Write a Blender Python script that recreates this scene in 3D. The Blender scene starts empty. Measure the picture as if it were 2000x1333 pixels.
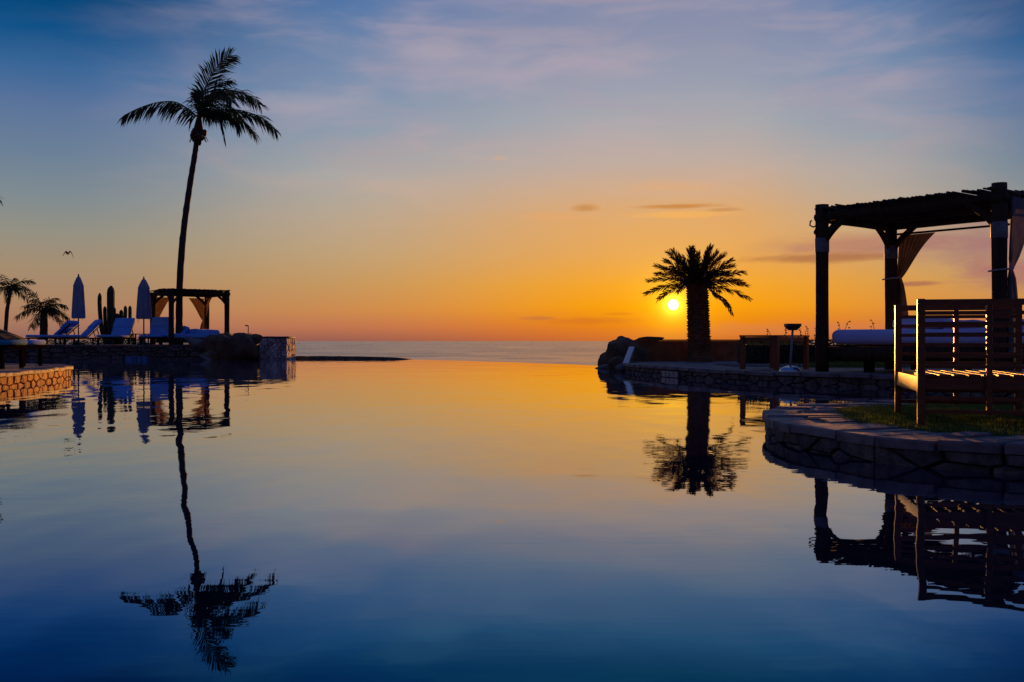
import bpy, bmesh, math, random
from mathutils import Vector, Matrix, noise as mnoise
R = math.radians
random.seed(7)
sc = bpy.context.scene
COL = sc.collection
V = Vector

# ------------------------------------------------------------------ camera
CAM_H = 0.75
FPX = 1944.0                      # focal length in pixels of the 2000 px wide photograph (35 mm lens)
cam_data = bpy.data.cameras.new('camera')
cam_data.lens = 35.0
cam_data.sensor_width = 36.0
cam_data.clip_start = 0.05
cam_data.clip_end = 90000.0
cam = bpy.data.objects.new('camera', cam_data)
COL.objects.link(cam)
cam.location = (0, 0, CAM_H)
cam.rotation_euler = (R(90.0), 0, 0)
sc.camera = cam

# ------------------------------------------------------------------ world
SUN_AZ, SUN_EL = 9.2, 2.06
sun_dir = V((math.sin(R(SUN_AZ)) * math.cos(R(SUN_EL)), math.cos(R(SUN_AZ)) * math.cos(R(SUN_EL)), math.sin(R(SUN_EL))))

def lin(c):
    out = []
    for v in c:
        v = v / 255.0
        out.append(v / 12.92 if v <= 0.04045 else ((v + 0.055) / 1.055) ** 2.4)
    return (out[0], out[1], out[2], 1.0)

class NT:
    """small helper to write node trees as expressions"""
    def __init__(self, tree):
        self.t = tree; self.n = tree.nodes; self.l = tree.links
    def node(self, kind, **kw):
        nd = self.n.new(kind)
        for k, v in kw.items():
            setattr(nd, k, v)
        return nd
    def put(self, sock, val):
        if isinstance(val, bpy.types.NodeSocket):
            self.l.new(val, sock)
        else:
            sock.default_value = val
    def m(self, op, a, b=0.0, c=None, clamp=False):
        nd = self.node('ShaderNodeMath', operation=op, use_clamp=clamp)
        self.put(nd.inputs[0], a); self.put(nd.inputs[1], b)
        if c is not None:
            self.put(nd.inputs[2], c)
        return nd.outputs[0]
    def sstep(self, x, a, b, lo=0.0, hi=1.0):
        nd = self.node('ShaderNodeMapRange', interpolation_type='SMOOTHSTEP')
        self.put(nd.inputs['Value'], x)
        nd.inputs['From Min'].default_value = a; nd.inputs['From Max'].default_value = b
        nd.inputs['To Min'].default_value = lo; nd.inputs['To Max'].default_value = hi
        return nd.outputs['Result']
    def mix(self, f, a, b, blend='MIX'):
        nd = self.node('ShaderNodeMix', data_type='RGBA', blend_type=blend)
        self.put(nd.inputs[0], f); self.put(nd.inputs[6], a); self.put(nd.inputs[7], b)
        return nd.outputs[2]
    def ramp(self, f, stops):
        nd = self.node('ShaderNodeValToRGB')
        e = nd.color_ramp.elements
        while len(e) > 1:
            e.remove(e[-1])
        e[0].position = stops[0][0]; e[0].color = stops[0][1]
        for p, c in stops[1:]:
            k = e.new(p); k.color = c
        self.put(nd.inputs[0], f)
        return nd.outputs[0]
    def noise(self, vec, scale, detail=3.0, rough=0.5, dist=0.0):
        nd = self.node('ShaderNodeTexNoise')
        self.put(nd.inputs['Vector'], vec)
        nd.inputs['Scale'].default_value = scale; nd.inputs['Detail'].default_value = detail
        nd.inputs['Roughness'].default_value = rough; nd.inputs['Distortion'].default_value = dist
        return nd.outputs['Fac']
    def vmap(self, vec, scale=(1, 1, 1), rot=(0, 0, 0), loc=(0, 0, 0)):
        nd = self.node('ShaderNodeMapping')
        self.put(nd.inputs['Vector'], vec)
        nd.inputs['Scale'].default_value = scale; nd.inputs['Rotation'].default_value = rot; nd.inputs['Location'].default_value = loc
        return nd.outputs[0]

world = bpy.data.worlds.new('World'); sc.world = world
world.use_nodes = True
wt = world.node_tree; wt.nodes.clear()
w = NT(wt)
tc = w.node('ShaderNodeTexCoord')
DIR = tc.outputs['Generated']
sep = w.node('ShaderNodeSeparateXYZ'); w.put(sep.inputs[0], DIR)
X, Y, Z = sep.outputs[0], sep.outputs[1], sep.outputs[2]
EL = w.m('MULTIPLY', w.m('ARCSINE', Z), 57.2958)
AZ = w.m('MULTIPLY', w.m('ARCTAN2', X, Y), 57.2958)
hd = w.node('ShaderNodeVectorMath', operation='MULTIPLY'); w.put(hd.inputs[0], DIR); hd.inputs[1].default_value = (1, 1, 0)
hn = w.node('ShaderNodeVectorMath', operation='NORMALIZE'); w.put(hn.inputs[0], hd.outputs[0])
dd = w.node('ShaderNodeVectorMath', operation='DOT_PRODUCT'); w.put(dd.inputs[0], hn.outputs[0])
dd.inputs[1].default_value = (math.sin(R(SUN_AZ)), math.cos(R(SUN_AZ)), 0)
DAZ = w.m('MULTIPLY', w.m('ARCCOSINE', w.m('MINIMUM', dd.outputs['Value'], 0.99999)), 57.2958)
# the cloud-veiled side right of the sun falls off faster
side = w.m('SUBTRACT', w.m('MULTIPLY', X, math.cos(R(SUN_AZ))), w.m('MULTIPLY', Y, math.sin(R(SUN_AZ))))
DAZ = w.m('MULTIPLY', DAZ, w.m('ADD', 1.0, w.m('MULTIPLY', w.sstep(side, 0.0, 0.11, 0.0, 0.7), w.sstep(EL, 2.0, 9.0))))
sd = w.node('ShaderNodeVectorMath', operation='DOT_PRODUCT'); w.put(sd.inputs[0], DIR); sd.inputs[1].default_value = sun_dir
SANG = w.m('MULTIPLY', w.m('ARCCOSINE', w.m('MINIMUM', sd.outputs['Value'], 0.9999999)), 57.2958)
TE = w.m('DIVIDE', EL, 25.0, clamp=True)
def stops(lst):
    return [(e / 25.0, lin(c)) for e, c in lst]
near = w.ramp(TE, stops([(0.0, (196, 100, 48)), (0.9, (224, 124, 20)), (2.0, (240, 152, 8)), (3.2, (238, 160, 40)), (5.0, (226, 163, 84)),
                         (7.0, (220, 165, 104)), (8.5, (208, 168, 132)), (10.0, (190, 170, 158)), (12.3, (168, 168, 172)), (14.4, (152, 157, 174)),
                         (17.0, (138, 144, 170)), (19.5, (126, 136, 168)), (25.0, (88, 116, 160))]))
mid = w.ramp(TE, stops([(0.0, (148, 92, 80)), (0.8, (190, 116, 80)), (1.7, (202, 136, 78)), (3.2, (196, 150, 94)), (5.0, (190, 160, 120)),
                        (7.0, (184, 165, 142)), (9.3, (168, 168, 165)), (12.0, (138, 154, 173)), (14.5, (122, 142, 172)), (17.0, (100, 128, 168)),
                        (19.5, (66, 110, 164)), (25.0, (36, 88, 148))]))
far = w.ramp(TE, stops([(0.00, (140, 96, 88)), (0.90, (166, 118, 94)), (1.80, (172, 130, 98)), (3.87, (164, 140, 112)), (5.76, (146, 143, 130)), (7.56, (126, 138, 144)),
                        (9.72, (106, 127, 150)), (12.33, (86, 113, 154)), (14.04, (52, 100, 150)), (15.84, (8, 80, 134)), (17.55, (0, 68, 118)), (22.50, (0, 56, 108))]))
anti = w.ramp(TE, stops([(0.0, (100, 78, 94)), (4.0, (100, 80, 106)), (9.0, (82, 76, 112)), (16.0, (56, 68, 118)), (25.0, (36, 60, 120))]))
g = w.mix(w.sstep(DAZ, 3.0, 21.0), near, mid)
g = w.mix(w.sstep(DAZ, 17.0, 34.0), g, far)
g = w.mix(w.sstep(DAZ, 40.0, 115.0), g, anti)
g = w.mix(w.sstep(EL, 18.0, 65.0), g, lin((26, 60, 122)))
# clouds: each a streak at its own azimuth / elevation, its edge broken by noise
CN = w.noise(w.vmap(DIR, (1, 1, 4.5)), 16.0, 5.0, 0.6, 0.3)
CF = w.noise(w.vmap(DIR, (1, 1, 5.0)), 6.0, 4.0, 0.55, 0.6)
def cloud(col_in, az0, el0, ra, re, colour, amt, soft=0.9, nz=1.5):
    da = w.m('DIVIDE', w.m('SUBTRACT', AZ, az0), ra)
    de = w.m('DIVIDE', w.m('SUBTRACT', EL, el0), re)
    d = w.m('SQRT', w.m('ADD', w.m('MULTIPLY', da, da), w.m('MULTIPLY', de, de)))
    d = w.m('ADD', d, w.m('MULTIPLY', w.m('SUBTRACT', CN, 0.5), nz))
    return w.mix(w.sstep(d, 1.15, 1.15 - soft, 0.0, amt), col_in, lin(colour))
# thin high veil all over the sky, lit by the low sun
CV = w.noise(w.vmap(DIR, (1, 1, 3.6), (0.0, 0.12, 0.3)), 8.0, 4.0, 0.5, 0.5)
veil = w.m('MULTIPLY', w.sstep(CF, 0.42, 0.72, 0.0, 0.55), w.m('MULTIPLY', w.sstep(EL, 5.0, 13.0), w.sstep(DAZ, 36.0, 20.0, 0.08, 1.0)))
veil2 = w.m('MULTIPLY', w.sstep(CV, 0.44, 0.76, 0.0, 0.45), w.m('MULTIPLY', w.sstep(EL, 4.0, 11.0), w.sstep(DAZ, 36.0, 20.0, 0.06, 1.0)))
lowhigh = w.sstep(EL, 6.0, 14.0)
vc = w.mix(w.sstep(DAZ, 10, 50), w.mix(lowhigh, lin((206, 170, 142)), lin((168, 156, 172))), lin((88, 108, 150)))
g = w.mix(veil, g, vc)
g = w.mix(veil2, g, w.mix(w.sstep(DAZ, 12, 50), w.mix(lowhigh, lin((214, 176, 140)), lin((182, 166, 178))), lin((104, 118, 156))))
g = cloud(g, -4.0, 16.2, 3.2, 0.7, (172, 162, 176), 0.55, 1.0)
g = cloud(g, -11.5, 13.2, 4.5, 0.8, (160, 160, 176), 0.5, 1.0)
g = cloud(g, 0.5, 16.8, 2.0, 0.4, (168, 160, 174), 0.4, 1.0)
g = cloud(g, 5.5, 18.9, 6.0, 0.35, (168, 152, 166), 0.4, 1.0)
g = cloud(g, -0.7, 10.4, 0.5, 0.14, (206, 168, 140), 0.7)
g = cloud(g, 9.0, 8.7, 3.0, 0.4, (222, 168, 116), 0.5, 1.0)
g = cloud(g, 2.3, 7.1, 2.6, 0.3, (226, 164, 108), 0.6, 1.0)
g = cloud(g, 4.2, 7.6, 0.95, 0.26, (200, 138, 78), 0.85)
g = cloud(g, 9.3, 7.6, 2.9, 0.17, (198, 128, 62), 0.85)
g = cloud(g, 9.6, 7.15, 3.4, 0.22, (244, 176, 88), 0.6)
g = cloud(g, 12.0, 7.35, 1.2, 0.13, (196, 138, 84), 0.7)
g = cloud(g, 19.0, 5.2, 6.5, 0.75, (178, 120, 104), 0.75, 1.0, 1.1)
g = cloud(g, 26.0, 5.2, 6.5, 1.6, (160, 108, 112), 0.75, 1.1, 1.2)
g = cloud(g, 17.5, 4.55, 4.6, 0.3, (166, 104, 70), 0.75)
g = cloud(g, 22.0, 3.05, 1.5, 0.18, (160, 96, 82), 0.7)
g = cloud(g, 27.0, 3.4, 3.6, 0.9, (164, 104, 110), 0.7, 1.0)
g = cloud(g, 17.5, 0.7, 8.0, 0.55, (206, 124, 80), 0.5, 1.0)
g = cloud(g, 4.6, 1.15, 3.3, 0.28, (206, 108, 34), 0.65)
g = cloud(g, 1.6, 1.3, 1.2, 0.14, (194, 112, 60), 0.7)
g = cloud(g, 6.0, 1.55, 1.0, 0.12, (214, 120, 22), 0.7)
# glow and disc of the setting sun
glow = w.m('POWER', 2.71828, w.m('MULTIPLY', SANG, -0.42))
glow2 = w.m('POWER', 2.71828, w.m('MULTIPLY', SANG, -1.35))
gl = w.node('ShaderNodeVectorMath', operation='SCALE'); gl.inputs[0].default_value = (0.22, 0.12, 0.0); w.put(gl.inputs['Scale'], glow)
gl2 = w.node('ShaderNodeVectorMath', operation='SCALE'); gl2.inputs[0].default_value = (0.7, 0.62, 0.0); w.put(gl2.inputs['Scale'], glow2)
glow3 = w.m('POWER', 2.71828, w.m('MULTIPLY', SANG, -3.6))
gl3 = w.node('ShaderNodeVectorMath', operation='SCALE'); gl3.inputs[0].default_value = (2.2, 1.7, 0.25); w.put(gl3.inputs['Scale'], glow3)
disc = w.node('ShaderNodeVectorMath', operation='SCALE'); disc.inputs[0].default_value = (3.2, 3.0, 2.4)
w.put(disc.inputs['Scale'], w.sstep(SANG, 0.36, 0.16))
def vadd(a, b):
    nd = w.node('ShaderNodeVectorMath', operation='ADD'); w.put(nd.inputs[0], a); w.put(nd.inputs[1], b); return nd.outputs[0]
g = vadd(vadd(g, gl.outputs[0]), vadd(vadd(gl2.outputs[0], gl3.outputs[0]), disc.outputs[0]))
sky = w.node('ShaderNodeTexSky', sky_type='NISHITA', sun_disc=False)
sky.sun_elevation = R(SUN_EL); sky.sun_rotation = R(SUN_AZ)
sky.air_density = 1.2; sky.dust_density = 1.0; sky.ozone_density = 3.0
bg1 = w.node('ShaderNodeBackground'); w.put(bg1.inputs[0], sky.outputs[0]); bg1.inputs[1].default_value = 0.05
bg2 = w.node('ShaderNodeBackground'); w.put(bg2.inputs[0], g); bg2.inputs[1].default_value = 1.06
mx = w.node('ShaderNodeMixShader'); mx.inputs[0].default_value = 0.95
wt.links.new(bg1.outputs[0], mx.inputs[1]); wt.links.new(bg2.outputs[0], mx.inputs[2])
wo = w.node('ShaderNodeOutputWorld'); wt.links.new(mx.outputs[0], wo.inputs[0])

# ------------------------------------------------------------------ sun lamp and exposure
sl = bpy.data.lights.new('sun', 'SUN')
sl.energy = 5.0; sl.angle = R(0.6); sl.color = (1.0, 0.38, 0.06)
so = bpy.data.objects.new('sun', sl); COL.objects.link(so)
so.rotation_euler = (-sun_dir).to_track_quat('-Z', 'Y').to_euler()
so.location = (20, 60, 20)
sc.view_settings.view_transform = 'Standard'
sc.view_settings.look = 'None'
sc.view_settings.exposure = 0.0
sc.view_settings.gamma = 1.0
sc.view_settings.use_curve_mapping = False
sc.render.engine = 'CYCLES'
sc.cycles.use_denoising = True
sc.cycles.max_bounces = 6
sc.cycles.sample_clamp_indirect = 4.0
sc.cycles.caustics_reflective = False
sc.cycles.caustics_refractive = False

# ------------------------------------------------------------------ helpers
def at(px, py, Yd):
    """world point at distance Yd in front of the camera for a point measured in the photograph"""
    return V(((px - 1000.0) * Yd / FPX, Yd, CAM_H + (667.0 - py) * Yd / FPX))

class MB:
    def __init__(self):
        self.v = []; self.f = []
    def add(self, verts, faces):
        n = len(self.v)
        self.v += [tuple(p) for p in verts]
        self.f += [tuple(i + n for i in fc) for fc in faces]
        return self
    def box(self, c, s, M=None):
        c = V(c); h = V(s) * 0.5
        pts = []
        for z in (-1, 1):
            for x, y in ((-1, -1), (1, -1), (1, 1), (-1, 1)):
                p = V((x * h.x, y * h.y, z * h.z))
                pts.append(c + (M @ p if M else p))
        return self.add(pts, [(3, 2, 1, 0), (4, 5, 6, 7), (0, 1, 5, 4), (1, 2, 6, 5), (2, 3, 7, 6), (3, 0, 4, 7)])
    def bar(self, p0, p1, wd, ht, up=V((0, 0, 1))):
        p0 = V(p0); p1 = V(p1); t = (p1 - p0).normalized()
        s = t.cross(up)
        s = s.normalized() if s.length > 1e-5 else V((1, 0, 0))
        u = s.cross(t).normalized()
        pts = []
        for p in (p0, p1):
            for a, b in ((-1, -1), (1, -1), (1, 1), (-1, 1)):
                pts.append(p + s * a * wd / 2 + u * b * ht / 2)
        return self.add(pts, [(3, 2, 1, 0), (4, 5, 6, 7), (0, 1, 5, 4), (1, 2, 6, 5), (2, 3, 7, 6), (3, 0, 4, 7)])
    def tube(self, pts, radii, n=8, wob=0.0, seed=0):
        rng = random.Random(seed)
        pts = [V(p) for p in pts]
        if not isinstance(radii, (list, tuple)):
            radii = [radii] * len(pts)
        ref = None; vs = []; fs = []
        for i, p in enumerate(pts):
            t = (pts[min(i + 1, len(pts) - 1)] - pts[max(i - 1, 0)]).normalized()
            if ref is None:
                ref = V((1, 0, 0)) if abs(t.x) < 0.9 else V((0, 1, 0))
            s = (ref - t * ref.dot(t)).normalized(); ref = s
            u = t.cross(s)
            for k in range(n):
                a = 2 * math.pi * k / n
                r = radii[i] * (1 + wob * (rng.random() - 0.5))
                vs.append(p + s * math.cos(a) * r + u * math.sin(a) * r)
        for i in range(len(pts) - 1):
            for k in range(n):
                a = i * n + k; b = i * n + (k + 1) % n
                fs.append((a, b, b + n, a + n))
        fs.append(tuple(range(n - 1, -1, -1)))
        fs.append(tuple(range((len(pts) - 1) * n, len(pts) * n)))
        return self.add(vs, fs)
    def lathe(self, prof, n=16, c=(0, 0, 0), fold=0.0, folds=8):
        vs = []; fs = []; c = V(c)
        for r, z in prof:
            for k in range(n):
                a = 2 * math.pi * k / n
                rr = r * (1 + fold * math.cos(a * folds))
                vs.append(c + V((math.cos(a) * rr, math.sin(a) * rr, z)))
        for i in range(len(prof) - 1):
            for k in range(n):
                a = i * n + k; b = i * n + (k + 1) % n
                fs.append((a, b, b + n, a + n))
        fs.append(tuple(range(n - 1, -1, -1)))
        fs.append(tuple(range((len(prof) - 1) * n, len(prof) * n)))
        return self.add(vs, fs)
    def prism(self, poly, z0, z1):
        n = len(poly)
        vs = [(x, y, z0) for x, y in poly] + [(x, y, z1) for x, y in poly]
        fs = [tuple(range(n - 1, -1, -1)), tuple(range(n, 2 * n))]
        fs += [(i, (i + 1) % n, n + (i + 1) % n, n + i) for i in range(n)]
        return self.add(vs, fs)
    def build(self, name, mat, parent=None, smooth=False, off=None, kind=None):
        me = bpy.data.meshes.new(name)
        vs = self.v
        if off is not None:
            o = V(off); vs = [tuple(V(p) - o) for p in vs]
        me.from_pydata(vs, [], self.f)
        me.update()
        if smooth:
            me.polygons.foreach_set('use_smooth', [True] * len(me.polygons))
        return link(name, me, mat, parent, kind)

def link(name, me, mat, parent=None, kind=None):
    if mat is not None and len(me.materials) == 0:
        me.materials.append(mat)
    o = bpy.data.objects.new(name, me)
    COL.objects.link(o)
    if parent is not None:
        o.parent = parent
    if kind:
        o['kind'] = kind
    return o

def thing(name, label, cat, loc=(0, 0, 0), rz=0.0, group=None):
    o = bpy.data.objects.new(name, None); COL.objects.link(o)
    o.empty_display_size = 0.2
    o.location = loc; o.rotation_euler = (0, 0, rz)
    o['label'] = label; o['category'] = cat
    if group:
        o['group'] = group
    return o

def tag(o, label, cat, group=None):
    o['label'] = label; o['category'] = cat
    if group:
        o['group'] = group
    return o

def copy_tree(o, parent=None):
    c = o.copy(); COL.objects.link(c); c.parent = parent
    for ch in list(o.children):
        copy_tree(ch, c)
    return c

def soft_box(s, r=0.05, seg=3, amp=0.0, seed=0, cuts=0):
    bm = bmesh.new()
    bmesh.ops.create_cube(bm, size=1.0)
    for v in bm.verts:
        v.co = V((v.co.x * s[0], v.co.y * s[1], v.co.z * s[2]))
    bmesh.ops.bevel(bm, geom=bm.edges[:], offset=r, segments=seg, profile=0.5, affect='EDGES')
    if cuts:
        bmesh.ops.subdivide_edges(bm, edges=bm.edges[:], cuts=cuts, use_grid_fill=True)
    if amp:
        for v in bm.verts:
            q = v.co * 3.0 + V((seed * 7.1, seed * 3.3, 0))
            v.co += V((mnoise.noise(q), mnoise.noise(q + V((9, 0, 0))), mnoise.noise(q + V((0, 9, 0))))) * amp
    me = bpy.data.meshes.new('soft')
    bm.to_mesh(me); bm.free()
    me.polygons.foreach_set('use_smooth', [True] * len(me.polygons))
    return me

def boulder_mesh(s, seed=0, amp=0.3, sub=3):
    bm = bmesh.new()
    bmesh.ops.create_icosphere(bm, subdivisions=sub, radius=1.0)
    for v in bm.verts:
        d = v.co.normalized()
        q = d * 1.3 + V((seed * 5.7, seed * 2.1, seed))
        k = 1 + amp * mnoise.noise(q) * 1.6 + amp * 0.5 * mnoise.noise(q * 2.7) + amp * 0.22 * mnoise.noise(q * 6.5)
        # flatten a few random facets so it reads as cracked rock
        for fct in range(7):
            rr = random.Random(seed * 31 + fct)
            n = V((rr.uniform(-1, 1), rr.uniform(-1, 1), rr.uniform(-0.6, 1))).normalized()
            h = d.dot(n) * k
            if h > 0.72:
                k *= 0.72 / h + 0.03
        v.co = V((d.x * k * s[0], d.y * k * s[1], d.z * k * s[2]))
    me = bpy.data.meshes.new('boulder')
    bm.to_mesh(me); bm.free()
    me.polygons.foreach_set('use_smooth', [True] * len(me.polygons))
    return me

def spline(pts, n=12):
    """Catmull-Rom through the points"""
    pts = [V(p) for p in pts]
    P = [pts[0] * 2 - pts[1]] + pts + [pts[-1] * 2 - pts[-2]]
    out = []
    for i in range(1, len(P) - 2):
        p0, p1, p2, p3 = P[i - 1], P[i], P[i + 1], P[i + 2]
        for k in range(n):
            t = k / n
            out.append(0.5 * ((2 * p1) + (p2 - p0) * t + (2 * p0 - 5 * p1 + 4 * p2 - p3) * t * t + (3 * p1 - p0 - 3 * p2 + p3) * t ** 3))
    out.append(pts[-1])
    return out

class Path:
    def __init__(self, pts2, n=10):
        self.p = [V((q.x, q.y, 0)) for q in spline([V((a, b, 0)) for a, b in pts2], n)]
        self.s = [0.0]
        for a, b in zip(self.p, self.p[1:]):
            self.s.append(self.s[-1] + (b - a).length)
        self.len = self.s[-1]
    def at(self, s):
        s = min(max(s, 0.0), self.len)
        lo, hi = 0, len(self.s) - 1
        while hi - lo > 1:
            md = (lo + hi) // 2
            if self.s[md] <= s: lo = md
            else: hi = md
        d = self.s[hi] - self.s[lo]
        t = (s - self.s[lo]) / d if d > 0 else 0
        return self.p[lo].lerp(self.p[hi], t)
    def nrm(self, s):
        a = self.at(s - 0.05); b = self.at(s + 0.05)
        t = (b - a).normalized()
        return V((t.y, -t.x, 0))            # right-hand side of the running direction
    def near(self, x, y):
        best = min(range(len(self.p)), key=lambda i: (self.p[i].x - x) ** 2 + (self.p[i].y - y) ** 2)
        return self.s[best]

# ------------------------------------------------------------------ materials
def mat(name, c1, c2=None, rough=0.8, scale=6.0, bump=0.0, bscale=40.0, stretch=(1, 1, 1), metal=0.0, sheen=0.0, trans=0.0, per_obj=0.0, spec=0.5, detail=4.0):
    m = bpy.data.materials.new(name); m.use_nodes = True
    t = m.node_tree; t.nodes.clear(); q = NT(t)
    b = q.node('ShaderNodeBsdfPrincipled')
    tcn = q.node('ShaderNodeTexCoord')
    vec = q.vmap(tcn.outputs['Object'], stretch)
    c2 = c2 or tuple(x * 0.7 for x in c1)
    col = q.mix(q.sstep(q.noise(vec, scale, detail, 0.6), 0.3, 0.7), (*c1, 1), (*c2, 1))
    if per_obj:
        oi = q.node('ShaderNodeObjectInfo')
        h = q.node('ShaderNodeHueSaturation')
        q.put(h.inputs['Value'], q.m('ADD', q.m('MULTIPLY', oi.outputs['Random'], 2 * per_obj), 1.0 - per_obj))
        q.put(h.inputs['Hue'], q.m('ADD', q.m('MULTIPLY', oi.outputs['Random'], 0.03), 0.485))
        q.put(h.inputs['Color'], col); col = h.outputs[0]
    q.put(b.inputs['Base Color'], col)
    b.inputs['Roughness'].default_value = rough
    b.inputs['Metallic'].default_value = metal
    b.inputs['Specular IOR Level'].default_value = spec
    if sheen:
        b.inputs['Sheen Weight'].default_value = sheen
    if bump:
        bn = q.node('ShaderNodeBump'); bn.inputs['Strength'].default_value = 1.0; bn.inputs['Distance'].default_value = bump
        q.put(bn.inputs['Height'], q.noise(vec, bscale, 4.0, 0.6)); q.put(b.inputs['Normal'], bn.outputs[0])
    out = q.node('ShaderNodeOutputMaterial')
    sh = b.outputs[0]
    if trans:
        tr = q.node('ShaderNodeBsdfTranslucent'); q.put(tr.inputs[0], col)
        ms = q.node('ShaderNodeMixShader'); ms.inputs[0].default_value = trans
        t.links.new(sh, ms.inputs[1]); t.links.new(tr.outputs[0], ms.inputs[2]); sh = ms.outputs[0]
    t.links.new(sh, out.inputs[0])
    return m

M = {}
M['stone'] = mat('stone', (0.2, 0.145, 0.11), (0.07, 0.052, 0.04), 0.85, 7, 0.035, 13, per_obj=0.35)
M['stone_sunlit'] = mat('stone_sunlit', (0.58, 0.23, 0.05), (0.26, 0.09, 0.018), 0.85, 7, 0.03, 14, per_obj=0.45)  # wall stone with the low sun's orange light put into its colour
M['stone_pale'] = mat('stone_pale', (0.72, 0.6, 0.54), (0.36, 0.27, 0.21), 0.85, 6, 0.015, 22, per_obj=0.4)
M['flag'] = mat('flagstone', (0.3, 0.23, 0.2), (0.13, 0.1, 0.09), 0.75, 5, 0.02, 12, per_obj=0.22)
M['mortar'] = mat('mortar', (0.035, 0.03, 0.027), (0.02, 0.018, 0.016), 0.95, 12, 0.006, 60)
M['rock'] = mat('rock', (0.2, 0.11, 0.05), (0.08, 0.045, 0.022), 0.9, 2.5, 0.05, 9, per_obj=0.25)
M['rock_pale'] = mat('rock_pale', (0.26, 0.23, 0.21), (0.15, 0.13, 0.12), 0.85, 3, 0.03, 12)
M['plaster'] = mat('plaster', (0.36, 0.15, 0.04), (0.2, 0.08, 0.02), 0.9, 4, 0.03, 14)  # ochre partly carries the sun's warm glare in the base colour
M['paving'] = mat('paving', (0.2, 0.165, 0.14), (0.13, 0.11, 0.095), 0.8, 2.5, 0.006, 20)
M['soil'] = mat('soil', (0.06, 0.045, 0.03), (0.03, 0.025, 0.015), 0.95, 3, 0.02, 20)
M['turf'] = mat('turf', (0.035, 0.045, 0.01), (0.02, 0.028, 0.006), 0.95, 8, 0.01, 60)
M['grass'] = mat('grass', (0.13, 0.21, 0.028), (0.09, 0.13, 0.018), 0.7, 3, trans=0.3)
M['wood_log'] = mat('log_wood', (0.085, 0.045, 0.022), (0.04, 0.022, 0.012), 0.8, 5, 0.006, 18, (3, 3, 0.25), spec=0.2)
M['wood_dark'] = mat('dark_wood', (0.03, 0.016, 0.009), (0.015, 0.009, 0.006), 0.9, 5, 0.004, 22, (1, 1, 1), spec=0.0)
M['teak'] = mat('teak', (0.23, 0.06, 0.009), (0.12, 0.03, 0.005), 0.42, 9, 0.002, 40, (1, 4, 4), spec=0.4)
M['cane'] = mat('cane', (0.11, 0.062, 0.03), (0.05, 0.03, 0.018), 0.8, 7, 0.003, 30)
M['bark_date'] = mat('date_palm_bark', (0.34, 0.13, 0.04), (0.16, 0.06, 0.02), 0.9, 6, 0.03, 14, (1, 1, 3), trans=0.15)  # reddish bark, its warmth partly sun glare put into the colour
M['bark'] = mat('palm_bark', (0.09, 0.06, 0.04), (0.045, 0.03, 0.02), 0.9, 6, 0.03, 14, (1, 1, 3))
M['frond'] = mat('palm_leaf', (0.035, 0.062, 0.03), (0.022, 0.04, 0.02), 0.8, 3, trans=0.12, spec=0.1)
M['frond_dry'] = mat('dry_palm_leaf', (0.12, 0.075, 0.03), (0.07, 0.045, 0.02), 0.8, 3, trans=0.15, spec=0.1)
M['date_leaf'] = mat('date_palm_leaf', (0.15, 0.085, 0.02), (0.1, 0.05, 0.012), 0.7, 3, trans=0.35, spec=0.15)
M['cactus'] = mat('cactus_skin', (0.035, 0.05, 0.025), (0.02, 0.03, 0.015), 0.7, 6, 0.004, 30)
M['leaf'] = mat('hedge_leaf', (0.05, 0.085, 0.02), (0.03, 0.05, 0.012), 0.6, 2, trans=0.3)
M['cushion_blue'] = mat('blue_towelling', (0.17, 0.43, 0.88), (0.13, 0.36, 0.78), 0.9, 3, 0.004, 50, sheen=0.2)
M['cushion_teal'] = mat('teal_canvas', (0.03, 0.28, 0.42), (0.02, 0.2, 0.32), 0.9, 3, 0.003, 50)
M['sheet'] = mat('bed_sheet', (0.6, 0.64, 0.92), (0.52, 0.56, 0.85), 0.9, 1.5, 0.012, 5, sheen=0.2)
M['parasol'] = mat('parasol_canvas', (0.33, 0.37, 0.50), (0.26, 0.30, 0.42), 0.9, 4, 0.004, 30, trans=0.12)
M['curtain'] = mat('curtain_cloth', (0.2, 0.185, 0.185), (0.14, 0.13, 0.13), 0.9, 5, 0.004, 40, trans=0.1)
M['curtain_brown'] = mat('brown_curtain_cloth', (0.24, 0.13, 0.055), (0.16, 0.085, 0.035), 0.9, 5, 0.004, 40, trans=0.3)
M['curtain_dusk'] = mat('taupe_curtain_cloth', (0.15, 0.11, 0.085), (0.09, 0.065, 0.05), 0.9, 5, 0.004, 40, trans=0.1)
M['rope'] = mat('rope', (0.45, 0.42, 0.38), None, 0.9, 30)
M['steel'] = mat('brushed_steel', (0.6, 0.6, 0.6), (0.5, 0.5, 0.5), 0.25, 12, metal=1.0)
M['galv'] = mat('galvanised_band', (0.22, 0.22, 0.23), (0.13, 0.13, 0.14), 0.6, 8, metal=0.4)
M['paint_grey'] = mat('grey_paint', (0.32, 0.31, 0.3), (0.25, 0.24, 0.23), 0.6, 10)
M['dark_metal'] = mat('dark_metal', (0.03, 0.03, 0.03), (0.02, 0.02, 0.02), 0.5, 10)
M['thatch'] = mat('thatch', (0.08, 0.05, 0.03), (0.04, 0.025, 0.015), 0.95, 10, 0.03, 30)
M['plaque'] = mat('blue_tile', (0.03, 0.16, 0.4), (0.02, 0.12, 0.33), 0.35, 6)
M['pale_tile'] = mat('pale_tile', (0.34, 0.3, 0.28), (0.26, 0.23, 0.21), 0.5, 6)
M['chute'] = mat('wet_stone', (0.62, 0.6, 0.6), (0.5, 0.48, 0.48), 0.2, 6, 0.01, 10)
M['feather'] = mat('feather', (0.03, 0.028, 0.026), None, 0.8, 10)
M['coconut'] = mat('coconut_husk', (0.12, 0.075, 0.03), None, 0.7, 6)

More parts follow.
